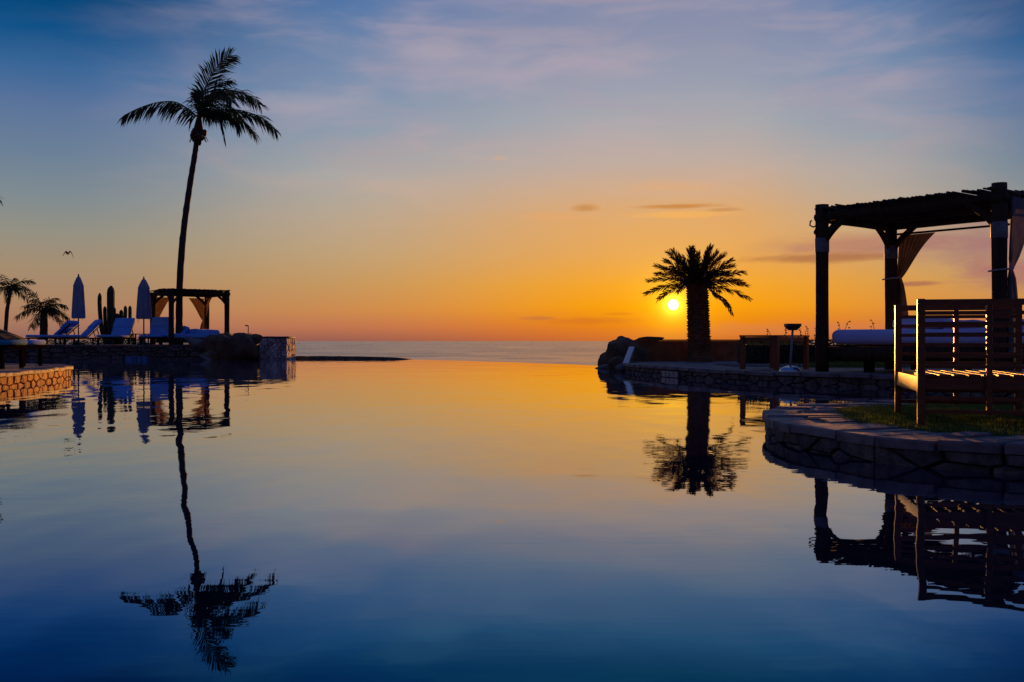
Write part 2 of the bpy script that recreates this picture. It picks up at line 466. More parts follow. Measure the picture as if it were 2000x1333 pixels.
def water_mat(name, base, waves, rough, coat):
    m = bpy.data.materials.new(name); m.use_nodes = True
    t = m.node_tree; t.nodes.clear(); q = NT(t)
    b = q.node('ShaderNodeBsdfPrincipled')
    b.inputs['Base Color'].default_value = (*base, 1)
    b.inputs['Roughness'].default_value = rough
    b.inputs['IOR'].default_value = 1.333
    b.inputs['Coat Weight'].default_value = coat
    b.inputs['Coat IOR'].default_value = 1.333
    b.inputs['Coat Roughness'].default_value = rough
    g_ = q.node('ShaderNodeNewGeometry')
    h = None
    for sc_, amp, stretch, rot, det in waves:
        n = q.m('MULTIPLY', q.noise(q.vmap(g_.outputs['Position'], stretch, (0, 0, R(rot))), sc_, det, 0.5), amp)
        h = n if h is None else q.m('ADD', h, n)
    bn = q.node('ShaderNodeBump'); bn.inputs['Strength'].default_value = 1.0; bn.inputs['Distance'].default_value = 1.0
    q.put(bn.inputs['Height'], h)
    Pz = g_.outputs['Position']
    st1 = q.noise(q.vmap(Pz, (0.011, 0.0036, 1), (0, 0, 0.06)), 1.0, 6.0, 0.7, 0.3)
    st2 = q.noise(q.vmap(Pz, (0.0022, 0.0030, 1)), 1.0, 3.0, 0.5, 0.2)
    pat = q.m('ADD', q.m('MULTIPLY', st1, 0.75), q.m('MULTIPLY', st2, 0.25))
    q.put(bn.inputs['Strength'], q.sstep(pat, 0.38, 0.60, 0.1, 1.4))
    q.put(b.inputs['Base Color'], q.mix(q.sstep(pat, 0.38, 0.60), (0.30, 0.28, 0.32, 1), (*base, 1)))
    q.put(b.inputs['Normal'], bn.outputs[0]); q.put(b.inputs['Coat Normal'], bn.outputs[0])
    o = q.node('ShaderNodeOutputMaterial'); t.links.new(b.outputs[0], o.inputs[0])
    return m
def pool_mat(name, base, waves):
    m = bpy.data.materials.new(name); m.use_nodes = True
    t = m.node_tree; t.nodes.clear(); q = NT(t)
    g_ = q.node('ShaderNodeNewGeometry')
    P = g_.outputs['Position']
    h = None
    for sc_, amp, stretch, rot, det, mask in waves:
        n = q.m('MULTIPLY', q.noise(q.vmap(P, stretch, (0, 0, R(rot))), sc_, det, 0.5), amp)
        if mask:
            n = q.m('MULTIPLY', n, q.sstep(q.noise(q.vmap(P, (1, 0.6, 1)), mask, 2.0), 0.4, 0.62, 0.25, 1.0))
        h = n if h is None else q.m('ADD', h, n)
    bn = q.node('ShaderNodeBump'); bn.inputs['Strength'].default_value = 1.0; bn.inputs['Distance'].default_value = 1.0
    q.put(bn.inputs['Height'], h)
    dt = q.node('ShaderNodeVectorMath', operation='DOT_PRODUCT'); q.put(dt.inputs[0], g_.outputs['Incoming']); q.put(dt.inputs[1], bn.outputs[0])
    # reflectance of still water against the cosine of the viewing angle
    fac = q.ramp(dt.outputs['Value'], [(0.0, (1, 1, 1, 1)), (0.03, (.93, .95, .96, 1)), (0.09, (.72, .75, .80, 1)), (0.125, (.60, .64, .70, 1)), (0.175, (.47, .50, .56, 1)), (0.20, (.34, .40, .50, 1)), (0.245, (.15, .29, .44, 1)), (0.28, (.05, .215, .36, 1)), (0.315, (.010, .125, .22, 1)), (0.5, (.008, .04, .09, 1)), (1.0, (.006, .02, .04, 1))])
    gl_ = q.node('ShaderNodeBsdfGlossy'); gl_.inputs['Roughness'].default_value = 0.0; q.put(gl_.inputs['Normal'], bn.outputs[0])
    q.put(gl_.inputs['Color'], fac)
    df = q.node('ShaderNodeBsdfDiffuse'); df.inputs['Color'].default_value = (*base, 1)
    ms = q.node('ShaderNodeAddShader')
    t.links.new(df.outputs[0], ms.inputs[0]); t.links.new(gl_.outputs[0], ms.inputs[1])
    o = q.node('ShaderNodeOutputMaterial'); t.links.new(ms.outputs[0], o.inputs[0])
    return m
M['pool'] = pool_mat('pool_water', (0.0, 0.006, 0.014), [(0.42, 0.008, (1, 0.8, 1), 8, 1.0, 0), (1.45, 0.0046, (1.5, 0.72, 1), -10, 1.0, 0), (2.4, 0.0011, (1.4, 0.85, 1), 18, 1.0, 0), (5.0, 0.00048, (0.5, 1.7, 1), 5, 1.0, 0.16), (9.0, 0.0004, (0.4, 1.8, 1), -3, 1.0, 0.16)])
M['sea'] = water_mat('sea_water', (0.03, 0.045, 0.075), [(0.012, 9.0, (0.35, 1.6, 1), 10, 4.0), (0.06, 2.2, (0.5, 1.5, 1), -8, 4.0), (0.5, 0.22, (0.6, 1.3, 1), 0, 2.0)], 0.2, 0.0)

# ------------------------------------------------------------------ masonry
def stone_obj(corners, n, depth, proud, rng, m, parent, name='stone', inset=0.16):
    """one dressed stone: four front corners, outward normal, bevelled face"""
    c = sum(corners, V((0, 0, 0))) / 4
    rim = [V(p) for p in corners]
    back = [p - n * depth for p in rim]
    front = [p.lerp(c, inset * rng.uniform(0.6, 1.3)) + n * proud * rng.uniform(0.5, 1.4) for p in rim]
    vs = back + rim + front
    fs = []
    for i in range(4):
        j = (i + 1) % 4
        fs.append((i, j, 4 + j, 4 + i)); fs.append((4 + i, 4 + j, 8 + j, 8 + i))
    fs.append((8, 9, 10, 11)); fs.append((3, 2, 1, 0))
    base = c - n * depth
    me = bpy.data.meshes.new(name)
    me.from_pydata([tuple(p - base) for p in vs], [], fs); me.update()
    o = link(name, me, m, parent)
    o.location = base
    return o

def stone_wall(path, s0, s1, rows, wmin, wmax, m, parent, side=1, seed=1, proud=0.025, gap=0.012, jit=0.015, depth=0.07, splitp=0.15):
    rng = random.Random(seed)
    for z0, z1 in rows:
        s = s0 + rng.uniform(-0.5, 0) * wmin
        while s < s1:
            wd = rng.uniform(wmin, wmax)
            a, b = max(s, s0), min(s + wd, s1)
            s += wd
            if b - a < 0.06:
                continue
            parts = [(z0, z1)]
            if rng.random() < splitp and z1 - z0 > 0.1:
                zm = z0 + (z1 - z0) * rng.uniform(0.4, 0.6); parts = [(z0, zm), (zm, z1)]
            for q0, q1 in parts:
                ja, jb = rng.uniform(-jit, jit), rng.uniform(-jit, jit)
                na, nb = path.nrm(a) * side, path.nrm(b) * side
                pa, pb = path.at(a + gap + ja * 0), path.at(b - gap)
                cs = [pa + V((0, 0, q0 + gap * 0.6 + rng.uniform(0, jit))), pb + V((0, 0, q0 + gap * 0.6 + rng.uniform(0, jit))),
                      pb + V((0, 0, q1 - gap * 0.6 - rng.uniform(0, jit))), pa + V((0, 0, q1 - gap * 0.6 - rng.uniform(0, jit)))]
                # lean the vertical joints a little
                t = (pb - pa).normalized()
                cs[3] += t * ja; cs[2] += t * jb
                if side < 0:
                    pass
                stone_obj(cs, ((na + nb) * 0.5).normalized(), depth, proud, rng, m, parent)

def poly_stone(pts, n, depth, proud, rng, m, parent, name='stone', inset=0.12):
    k = len(pts); c = sum(pts, V((0, 0, 0))) / k
    back = [p - n * depth for p in pts]
    pr_ = proud * rng.uniform(0.4, 1.4)
    front = [p.lerp(c, inset) + n * pr_ * rng.uniform(0.75, 1.2) for p in pts]
    fs = []
    for i in range(k):
        j = (i + 1) % k
        fs += [(i, j, k + j, k + i), (k + i, k + j, 2 * k + j, 2 * k + i)]
    fs += [tuple(range(2 * k, 3 * k)), tuple(range(k - 1, -1, -1))]
    base = c - n * depth
    me = bpy.data.meshes.new(name); me.from_pydata([tuple(p - base) for p in back + list(pts) + front], [], fs); me.update()
    o = link(name, me, m, parent); o.location = base
    return o

def rubble(path, s0, s1, z0, z1, cw, chh, m, parent, side=1, seed=1, gap=0.01, proud=0.025, depth=0.07, jitter=0.42):
    """random rubble: Voronoi cells over the wall face, one object for each stone"""
    rng = random.Random(seed)
    asp = cw / chh
    nr = max(1, round((z1 - z0) / chh)); chh = (z1 - z0) / nr
    nc = max(1, round((s1 - s0) / cw)); cw = (s1 - s0) / nc
    sites = []
    for r_ in range(nr):
        for c_ in range(nc):
            sites.append(((s0 + (c_ + 0.5 + (0.25 if r_ % 2 else -0.25) + rng.uniform(-jitter, jitter)) * cw) / asp, z0 + (r_ + 0.5 + rng.uniform(-jitter, jitter) * 0.9) * chh))
    for i, (sx, sz) in enumerate(sites):
        poly = [(s0 / asp, z0), (s1 / asp, z0), (s1 / asp, z1), (s0 / asp, z1)]
        for j, (tx, tz) in enumerate(sites):
            if i == j or abs(tx - sx) > 4 * chh or abs(tz - sz) > 4 * chh: continue
            mx_, mz_ = (sx + tx) / 2, (sz + tz) / 2; dx, dz = tx - sx, tz - sz
            out = []
            for k in range(len(poly)):
                a, b = poly[k], poly[(k + 1) % len(poly)]
                da = (a[0] - mx_) * dx + (a[1] - mz_) * dz; db_ = (b[0] - mx_) * dx + (b[1] - mz_) * dz
                if da <= 0: out.append(a)
                if (da < 0 < db_) or (db_ < 0 < da):
                    t = da / (da - db_); out.append((a[0] + (b[0] - a[0]) * t, a[1] + (b[1] - a[1]) * t))
            poly = out
            if len(poly) < 3: break
        if len(poly) < 3: continue
        cx = sum(p[0] for p in poly) / len(poly); cz = sum(p[1] for p in poly) / len(poly)
        pts = []
        for x, z in poly:
            d = math.hypot((x - cx) * asp, z - cz) or 1
            f = max(0.3, 1 - gap * 1.4 / d)
            q = path.at((cx + (x - cx) * f) * asp)
            pts.append(V((q.x, q.y, cz + (z - cz) * f)))
        clean = [p for k, p in enumerate(pts) if (p - pts[k - 1]).length > 0.012]
        if len(clean) < 3: continue
        poly_stone(clean, path.nrm(cx * asp) * side, depth, proud, rng, m, parent)

def coping(path, s0, s1, ztop, thick, wmin, wmax, over, inner, m, parent, side=1, seed=2, gap=0.01, jz=0.008, name='coping_stone', innerpath=None):
    rng = random.Random(seed)
    s = s0
    while s < s1 - 0.02:
        e = min(s + rng.uniform(wmin, wmax), s1)
        if s1 - e < wmin * 0.5: e = s1
        a, b = s + gap, e - gap
        rings = []
        if innerpath is None:
            oa, ob = path.at(a) + path.nrm(a) * side * (over + rng.uniform(-0.012, 0.012)), path.at(b) + path.nrm(b) * side * (over + rng.uniform(-0.012, 0.012))
            ia, ib = path.at(a) - path.nrm(a) * side * inner, path.at(b) - path.nrm(b) * side * inner
            rings.append((oa, ob, ib, ia))
        else:
            oa, ob = path.at(a) + path.nrm(a) * side * (over + rng.uniform(-0.035, 0.02)), path.at(b) + path.nrm(b) * side * (over + rng.uniform(-0.035, 0.02))
            f0, f1 = a / path.len, b / path.len
            ia, ib = innerpath.at(f0 * innerpath.len), innerpath.at(f1 * innerpath.len)
            ia = ia + (oa - ia).normalized() * rng.uniform(-0.05, 0.03); ib = ib + (ob - ib).normalized() * rng.uniform(-0.05, 0.03)
            if rng.random() < 0.65:
                c0, c1 = rng.uniform(0.4, 0.62), rng.uniform(0.4, 0.62)
                ma, mb_ = oa.lerp(ia, c0), ob.lerp(ib, c1)
                d = (oa - ia).normalized() * gap
                rings.append((oa, ob, mb_ + d, ma + d))
                if rng.random() < 0.5:
                    k = rng.uniform(0.4, 0.6)
                    x0, x1 = ma.lerp(mb_, k), ia.lerp(ib, k)
                    t = (mb_ - ma).normalized() * gap
                    rings.append((ma - d, x0 - t - d, x1 - t, ia)); rings.append((x0 + t - d, mb_ - d, ib, x1 + t))
                else:
                    rings.append((ma - d, mb_ - d, ib, ia))
            else:
                rings.append((oa, ob, ib, ia))
        for q in rings:
            dz = rng.uniform(-jz, jz)
            zt = ztop + dz
            c = sum(q, V((0, 0, 0))) / 4
            low = [p + V((0, 0, zt - thick)) for p in q]
            mid_ = [p + V((0, 0, zt - 0.012)) for p in q]
            top = [p.lerp(c, 0.035) + V((0, 0, zt + rng.uniform(-0.003, 0.003))) for p in q]
            vs = low + mid_ + top
            fs = []
            for i in range(4):
                j = (i + 1) % 4
                fs += [(i, j, 4 + j, 4 + i), (4 + i, 4 + j, 8 + j, 8 + i)]
            fs += [(8, 9, 10, 11), (3, 2, 1, 0)]
            base = c + V((0, 0, zt - thick))
            me = bpy.data.meshes.new(name); me.from_pydata([tuple(p - base) for p in vs], [], fs); me.update()
            bm = bmesh.new(); bm.from_mesh(me); bmesh.ops.recalc_face_normals(bm, faces=bm.faces[:]); bm.to_mesh(me); bm.free()
            o = link(name, me, m, parent); o.location = base
        s = e

def terrace(name, outline, ztop, zbot, m):
    o = MB().prism(outline, zbot, ztop).build(name, m, kind='structure')
    bm = bmesh.new(); bm.from_mesh(o.data); bmesh.ops.recalc_face_normals(bm, faces=bm.faces[:]); bm.to_mesh(o.data); bm.free()
    return o

# ------------------------------------------------------------------ setting: sea, hillside, pool
sea = MB()
ring = [(-60000, 70), (60000, 70), (60000, 80000), (-60000, 80000)]
sea.add([(x, y, -8.0) for x, y in ring], [(0, 1, 2, 3)])
sea.build('sea', M['sea'], kind='structure')
hill = MB()
hx = [-400, -60, -20, 0, 20, 60, 400]
hy = [(-120, -1.6), (64, -1.6), (75, -4.0), (95, -8.4), (140, -12.0)]
vs = [(x, y, z) for y, z in hy for x in hx]
fs = [(j * 7 + i, j * 7 + i + 1, (j + 1) * 7 + i + 1, (j + 1) * 7 + i) for j in range(4) for i in range(6)]
hill.add(vs, fs).build('hillside', M['soil'], kind='structure')

edge_pts = [(-9.6, 41.8), (-9.0, 41.7), (-6.8, 41.2), (-4.48, 40.3), (-2.37, 38.4), (-0.94, 36.4), (1.36, 33.0), (2.5, 30.4), (3.4, 27.6)]
edge = Path(edge_pts, 8)
pool_poly = [(p.x, p.y) for p in edge.p] + [(8, 26), (16, 24), (24, 14), (24, -14), (-26, -14), (-26, 41.8)]
MB().add([(x, y, 0.0) for x, y in pool_poly], [tuple(range(len(pool_poly) - 1, -1, -1))]).build('pool_water', M['pool'], kind='structure')
# overflow wall under the pool's infinity edge
wv = []; wf = []
for i, p in enumerate(edge.p):
    n = edge.nrm(edge.s[i]) * -1
    for q, z in ((p + n * 0.004, -0.006), (p + n * 0.25, -0.03), (p + n * 0.3, -1.8)):
        wv.append((q.x, q.y, z))
for i in range(len(edge.p) - 1):
    for k in range(2):
        a = i * 3 + k; b = a + 3
        wf.append((a, b, b + 1, a + 1))
MB().add(wv, wf).build('infinity_edge_wall', M['rock'], kind='structure')

# ------------------------------------------------------------------ left terrace
LT = 0.60
lt_front = [(-40, 39.6), (-26, 39.8), (-20, 40.0), (-15.5, 40.1), (-12.6, 40.3), (-11.2, 40.7), (-10.3, 41.2)]
ltp = Path(lt_front, 8)
lt_out = [(p.x, p.y + 0.05) for p in ltp.p] + [(-9.2, 41.9), (-9.4, 43), (-13.8, 63), (-40, 63)]
left_terrace = terrace('left_terrace', lt_out, LT - 0.075, -1.6, M['mortar'])
s_a = ltp.near(-24, 39.9)
rubble(ltp, s_a, ltp.len, -0.06, 0.51, 0.5, 0.19, M['stone'], left_terrace, 1, 11, 0.014, 0.04, 0.08)
coping(ltp, s_a, ltp.len, LT - 0.02, 0.07, 0.5, 0.9, 0.07, 0.45, M['stone'], left_terrace, 1, 12)
paving_l = MB().prism([(p.x, p.y + 0.5) for p in ltp.p] + [(-9.8, 42.2), (-13.8, 62.8), (-40, 62.8)], LT - 0.08, LT).build('left_terrace_paving', M['paving'], kind='structure')
# narrow wet ledge along the waterline
ledge = MB()
for i in range(len(ltp.p) - 1):
    a, b = ltp.p[i], ltp.p[i + 1]
    if a.x < -25: continue
    na, nb = ltp.nrm(ltp.s[i]), ltp.nrm(ltp.s[i + 1])
    ledge.add([a + na * 0.28 + V((0, 0, -.3)), b + nb * 0.28 + V((0, 0, -.3)), b + nb * 0.28 + V((0, 0, .045)), a + na * 0.28 + V((0, 0, .045)),
               a + V((0, 0, .05)), b + V((0, 0, .05))], [(0, 1, 2, 3), (3, 2, 5, 4)])
ledge.build('ledge', M['stone'], left_terrace)

# stone pier at the end of the infinity edge
pier = thing('stone_pier', 'square pier of pale rough stones at the left end of the infinity edge', 'stone wall', (-9.4, 41.2, 0))
def pier_p(a, b): return Path([a, ((a[0] + b[0]) / 2, (a[1] + b[1]) / 2), b], 4)
pc = [(-10.25, 40.35), (-9.17, 40.42), (-9.15, 42.1), (-10.2, 42.1)]
ptop = 0.93
MB().prism([(-10.21, 40.41), (-9.22, 40.48), (-9.2, 42.05), (-10.15, 42.05)], -0.8, ptop - 0.05).build('core', M['mortar'], pier, off=pier.location)
holder = bpy.data.objects.new('facing', None); COL.objects.link(holder); holder.parent = pier; holder.location = -pier.location
rngp = random.Random(5)
for fa, fb in ((pc[0], pc[1]), (pc[1], pc[2])):
    pp = pier_p(fa, fb)
    rubble(pp, 0.0, pp.len, -0.12, ptop - 0.07, 0.2, 0.24, M['stone_pale'], holder, 1, 5 + int(fa[0] * 10), 0.008, 0.03, 0.06, 0.46)
for i in range(4):
    x0 = -10.27 + i * 0.28
    me = soft_box((0.272, 1.78, 0.075), 0.015, 1, 0.01, i)
    o = link('cap_stone', me, M['stone'], pier); o.location = V((x0 + 0.14, 41.23, ptop - 0.03)) - pier.location

# boulders of the little waterfall beside the pier
bl = [((-11.55, 40.0, 0.35), (0.75, 0.55, 0.75), 'rock', 'rounded brown boulder beside the pool below the pergola bed'),
      ((-10.75, 39.85, 0.45), (0.62, 0.6, 0.72), 'rock', 'tall brown boulder standing against the pale stone pier'),
      ((-11.1, 40.75, 0.6), (0.7, 0.6, 0.55), 'rock', 'topmost brown boulder in the pile behind the pool edge'),
      ((-11.95, 39.6, 0.12), (0.36, 0.32, 0.3), 'rock', 'small brown boulder in front of the pile at the waterline'),
      ((-10.55, 40.5, 0.78), (0.34, 0.4, 0.22), 'rock', 'small brown boulder wedged between the pile and the pier top'),
      ((-11.6, 40.5, 0.85), (0.4, 0.36, 0.2), 'rock', 'flat brown boulder at the left shoulder of the pile'),
      ((-12.1, 39.55, 0.02), (0.42, 0.35, 0.16), 'rock_pale', 'low pale wet rock lying at the waterline under the boulder pile'),
      ((-12.75, 40.35, 0.62), (0.62, 0.32, 0.2), 'rock_pale', 'pale wedge-shaped rock on the terrace edge below the pergola bed')]
for i, (p, s, m_, lb) in enumerate(bl):
    o = link('boulder', boulder_mesh(s, i + 3), M[m_]); o.location = p; o.rotation_euler = (0.1 * i, -0.25 if i == 7 else 0.1, i * 1.3)
    tag(o, lb, 'boulder', 'boulders by the pier')

# far stone rim beyond the infinity edge
rim = MB()
rp = Path([(-9.1, 42.15), (-6.8, 41.75), (-4.9, 41.0), (-4.1, 40.45)], 10)
vs = []; fs = []
for i in range(len(rp.p)):
    t = i / (len(rp.p) - 1)
    h = 0.115 * (1 - t ** 3) + 0.02 * mnoise.noise(V((i * 0.7, 0, 0))) * (1 - t)
    n = rp.nrm(rp.s[i])
    for q, z in ((0.16, -0.4), (0.16, h - 0.02), (0.1, h), (-0.2, h - 0.01), (-0.26, -0.4)):
        p = rp.p[i] + n * q; vs.append((p.x, p.y, z))
for i in range(len(rp.p) - 1):
    for k in range(4):
        a = i * 5 + k; fs.append((a, a + 1, a + 6, a + 5))
tag(rim.add(vs, fs).build('low_wall', M['rock'], smooth=True), 'low dark stone rim just beyond the left part of the infinity edge', 'low wall')

# ------------------------------------------------------------------ near left terrace (lit stone face)
NT_Z = 0.245
nl = [(-6.4, 6.0), (-7.3, 11.0), (-8.06, 15.7), (-8.5, 18.2), (-8.86, 19.9), (-9.15, 20.6), (-10.0, 21.6), (-12, 22.6), (-16, 23.2)]
nlp = Path(nl, 8)
near_terrace = terrace('near_terrace', [(p.x - 0.04, p.y - (0.04 if i > 50 else 0)) for i, p in enumerate(nlp.p)] + [(-24, 23.4), (-24, 6)], NT_Z - 0.06, -1.6, M['mortar'])
MB().prism([(p.x - 0.45, p.y - 0.25) for p in nlp.p] + [(-24, 23.0), (-24, 5.8)], NT_Z - 0.07, NT_Z - 0.004).build('near_terrace_paving', M['paving'], kind='structure')
s_a, s_b = nlp.near(-7.1, 10.0), nlp.near(-12, 22.6)
rubble(nlp, s_a, s_b, -0.07, NT_Z - 0.065, 0.34, 0.13, M['stone_sunlit'], near_terrace, 1, 21, 0.009, 0.02, 0.06, 0.38)
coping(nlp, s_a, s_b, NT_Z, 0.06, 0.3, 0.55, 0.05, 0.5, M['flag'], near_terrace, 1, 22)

# ------------------------------------------------------------------ right terrace
RT = 0.22
rt = [(12, 9.9), (8.2, 11.0), (6.95, 12.0), (6.5, 13.2), (6.32, 14.2), (6.1, 15.2), (5.7, 16.05), (5.12, 16.55), (4.45, 17.2), (3.85, 18.7), (3.3, 20.5), (2.9, 22.6), (2.7, 24.4), (2.6, 26.6)]
rtp = Path(rt, 8)
right_terrace = terrace('right_terrace', [(p.x + 0.05, p.y + 0.02) for p in rtp.p] + [(3.4, 31), (9, 34), (24, 30), (24, 10)], RT - 0.07, -1.6, M['mortar'])
MB().prism([(p.x + 0.4, p.y + 0.15) for p in rtp.p] + [(3.6, 30.5), (9, 33.5), (23.5, 29.5), (23.5, 10.3)], RT - 0.075, RT - 0.005).build('right_terrace_paving', M['paving'], kind='structure')
s_a, s_b = rtp.near(7.2, 11.8), rtp.near(2.75, 24.2)
# running direction goes away from the camera here, so the pool lies on the left-hand side
rubble(rtp, s_a, s_b, -0.07, RT - 0.07, 0.34, 0.145, M['stone'], right_terrace, -1, 31, 0.01, 0.02, 0.07, 0.38)
coping(rtp, s_a, s_b, RT, 0.065, 0.4, 0.75, 0.06, 0.5, M['flag'], right_terrace, -1, 32)

# ------------------------------------------------------------------ garden island with lawn
IZ = 0.17
isl = [(7, 5.05), (5, 5.1), (3.7, 5.28), (2.88, 5.58), (2.42, 5.87), (2.22, 6.12), (2.05, 6.57), (1.95, 7.14), (1.98, 7.84), (2.1, 8.3), (2.36, 8.75), (2.83, 9.2), (3.5, 9.6), (4.5, 9.85), (7, 9.95)]
inn = [(7, 5.55), (5, 5.68), (3.7, 5.9), (3.17, 6.1), (2.78, 6.38), (2.62, 6.68), (2.48, 6.98), (2.42, 7.25), (2.52, 7.6), (2.62, 7.98), (2.74, 8.4), (2.95, 8.75), (3.55, 9.12), (4.5, 9.38), (7, 9.42)]
isl = [(x + 0.04, y) for x, y in isl]
ip, iq = Path(isl, 8), Path(inn, 8)
island = terrace('garden_island', [(p.x + 0.03 * (1 if abs(p.x - 2) < 1.5 else 0.3), p.y + (0.03 if p.y < 7 else -0.03)) for p in ip.p], IZ - 0.065, -1.6, M['mortar'])
rubble(ip, 1.6, ip.len - 2.0, -0.09, IZ - 0.06, 0.27, 0.105, M['stone'], island, -1, 41, 0.008, 0.018, 0.06, 0.42)
coping(ip, 1.6, ip.len - 1.6, IZ, 0.06, 0.16, 0.4, 0.045, 0.4, M['flag'], island, -1, 42, gap=0.013, jz=0.012, innerpath=iq, name='flagstone')
lawn_poly = [(p.x, p.y) for p in iq.p]
def inside(x, y, poly):
    c = False; j = len(poly) - 1
    for i in range(len(poly)):
        if (poly[i][1] > y) != (poly[j][1] > y) and x < (poly[j][0] - poly[i][0]) * (y - poly[i][1]) / (poly[j][1] - poly[i][1]) + poly[i][0]:
            c = not c
        j = i
    return c
MB().prism(lawn_poly, IZ - 0.08, IZ - 0.012).build('lawn_soil', M['turf'], kind='structure')
rng = random.Random(50)
gv = []; gf = []
n_bl = 0
while n_bl < 42000:
    x, y = rng.uniform(2.3, 5.4), rng.uniform(5.6, 9.5)
    if not inside(x, y, lawn_poly): continue
    if mnoise.noise(V((x * 5, y * 5, 4))) < -0.35 and rng.random() < 0.6: continue
    x += rng.gauss(0, 0.028); y += rng.gauss(0, 0.028)
    a = rng.uniform(0, 6.28); h = rng.uniform(0.014, 0.040) * (1 + 0.7 * mnoise.noise(V((x * 6, y * 6, 0)))); wd = rng.uniform(0.003, 0.006)
    ca, sa = math.cos(a) * wd, math.sin(a) * wd
    lx, ly = rng.uniform(-0.018, 0.018), rng.uniform(-0.018, 0.018)
    k = len(gv)
    gv += [(x - ca, y - sa, IZ - 0.014), (x + ca, y + sa, IZ - 0.014), (x + lx, y + ly, IZ - 0.014 + h)]
    gf.append((k, k + 1, k + 2)); n_bl += 1
gr = MB().add(gv, gf).build('lawn_grass', M['grass'], kind='stuff')
tag(gr, 'short green grass covering the middle of the stone island', 'grass')

# ------------------------------------------------------------------ palms
def frond_mesh(ctrl, nleaf=46, L=0.55, wd=0.028, hang=0.5, fwd=0.55, wind=V((0.15, 0, 0)), seed=0, rr=0.022, start=0.12, up=V((0, 0, 1)), spread=1.0, stiff=False, plume=0.0):
    rng = random.Random(seed)
    pts = spline(ctrl, 10)
    n = len(pts)
    mb = MB()
    mb.tube(pts[::2] if n > 20 else pts, [rr * (1 - 0.85 * i / (len(pts[::2] if n > 20 else pts) - 1)) for i in range(len(pts[::2] if n > 20 else pts))], 5)
    for k in range(nleaf):
        t = start + (1 - start) * (k + rng.uniform(-0.3, 0.3)) / nleaf
        t = min(max(t, 0), 0.995)
        fi = t * (n - 1); i = int(fi); p = pts[i].lerp(pts[min(i + 1, n - 1)], fi - i)
        T = (pts[min(i + 1, n - 1)] - pts[max(i - 1, 0)]).normalized()
        S = T.cross(up)
        S = S.normalized() if S.length > 0.15 else T.cross(V((0, 1, 0))).normalized()
        S0 = S; U0 = S0.cross(T).normalized()
        for sgn in (-1, 1):
            if rng.random() < 0.05: continue
            S = S0
            if plume:
                ra_ = rng.gauss(0, plume); S = S0 * math.cos(ra_) + U0 * math.sin(ra_)
            ln = L * (0.45 + 0.75 * math.sin(math.pi * min(1, 0.12 + 0.8 * t)) ** 0.8) * rng.uniform(0.8, 1.12)
            d = (S * sgn * spread + T * (fwd + 0.5 * t) + V((0, 0, -hang * rng.uniform(0.6, 1.3))) + wind * rng.uniform(0.5, 1.5) + V((rng.uniform(-.1, .1), rng.uniform(-.1, .1), rng.uniform(-.1, .1)))).normalized()
            droop = V((0, 0, -1)) * ln * (0.04 if stiff else 0.22) * rng.uniform(0.5, 1.4)
            q1 = p + d * ln * 0.55; q2 = p + d * ln + droop
            W = (T - d * T.dot(d)).normalized() * wd * 0.5
            W2 = W * 0.95
            mb.add([p - W * 0.5, p + W * 0.5, q1 + W2, q1 - W2, q2], [(0, 1, 2, 3), (3, 2, 4)])
    return mb

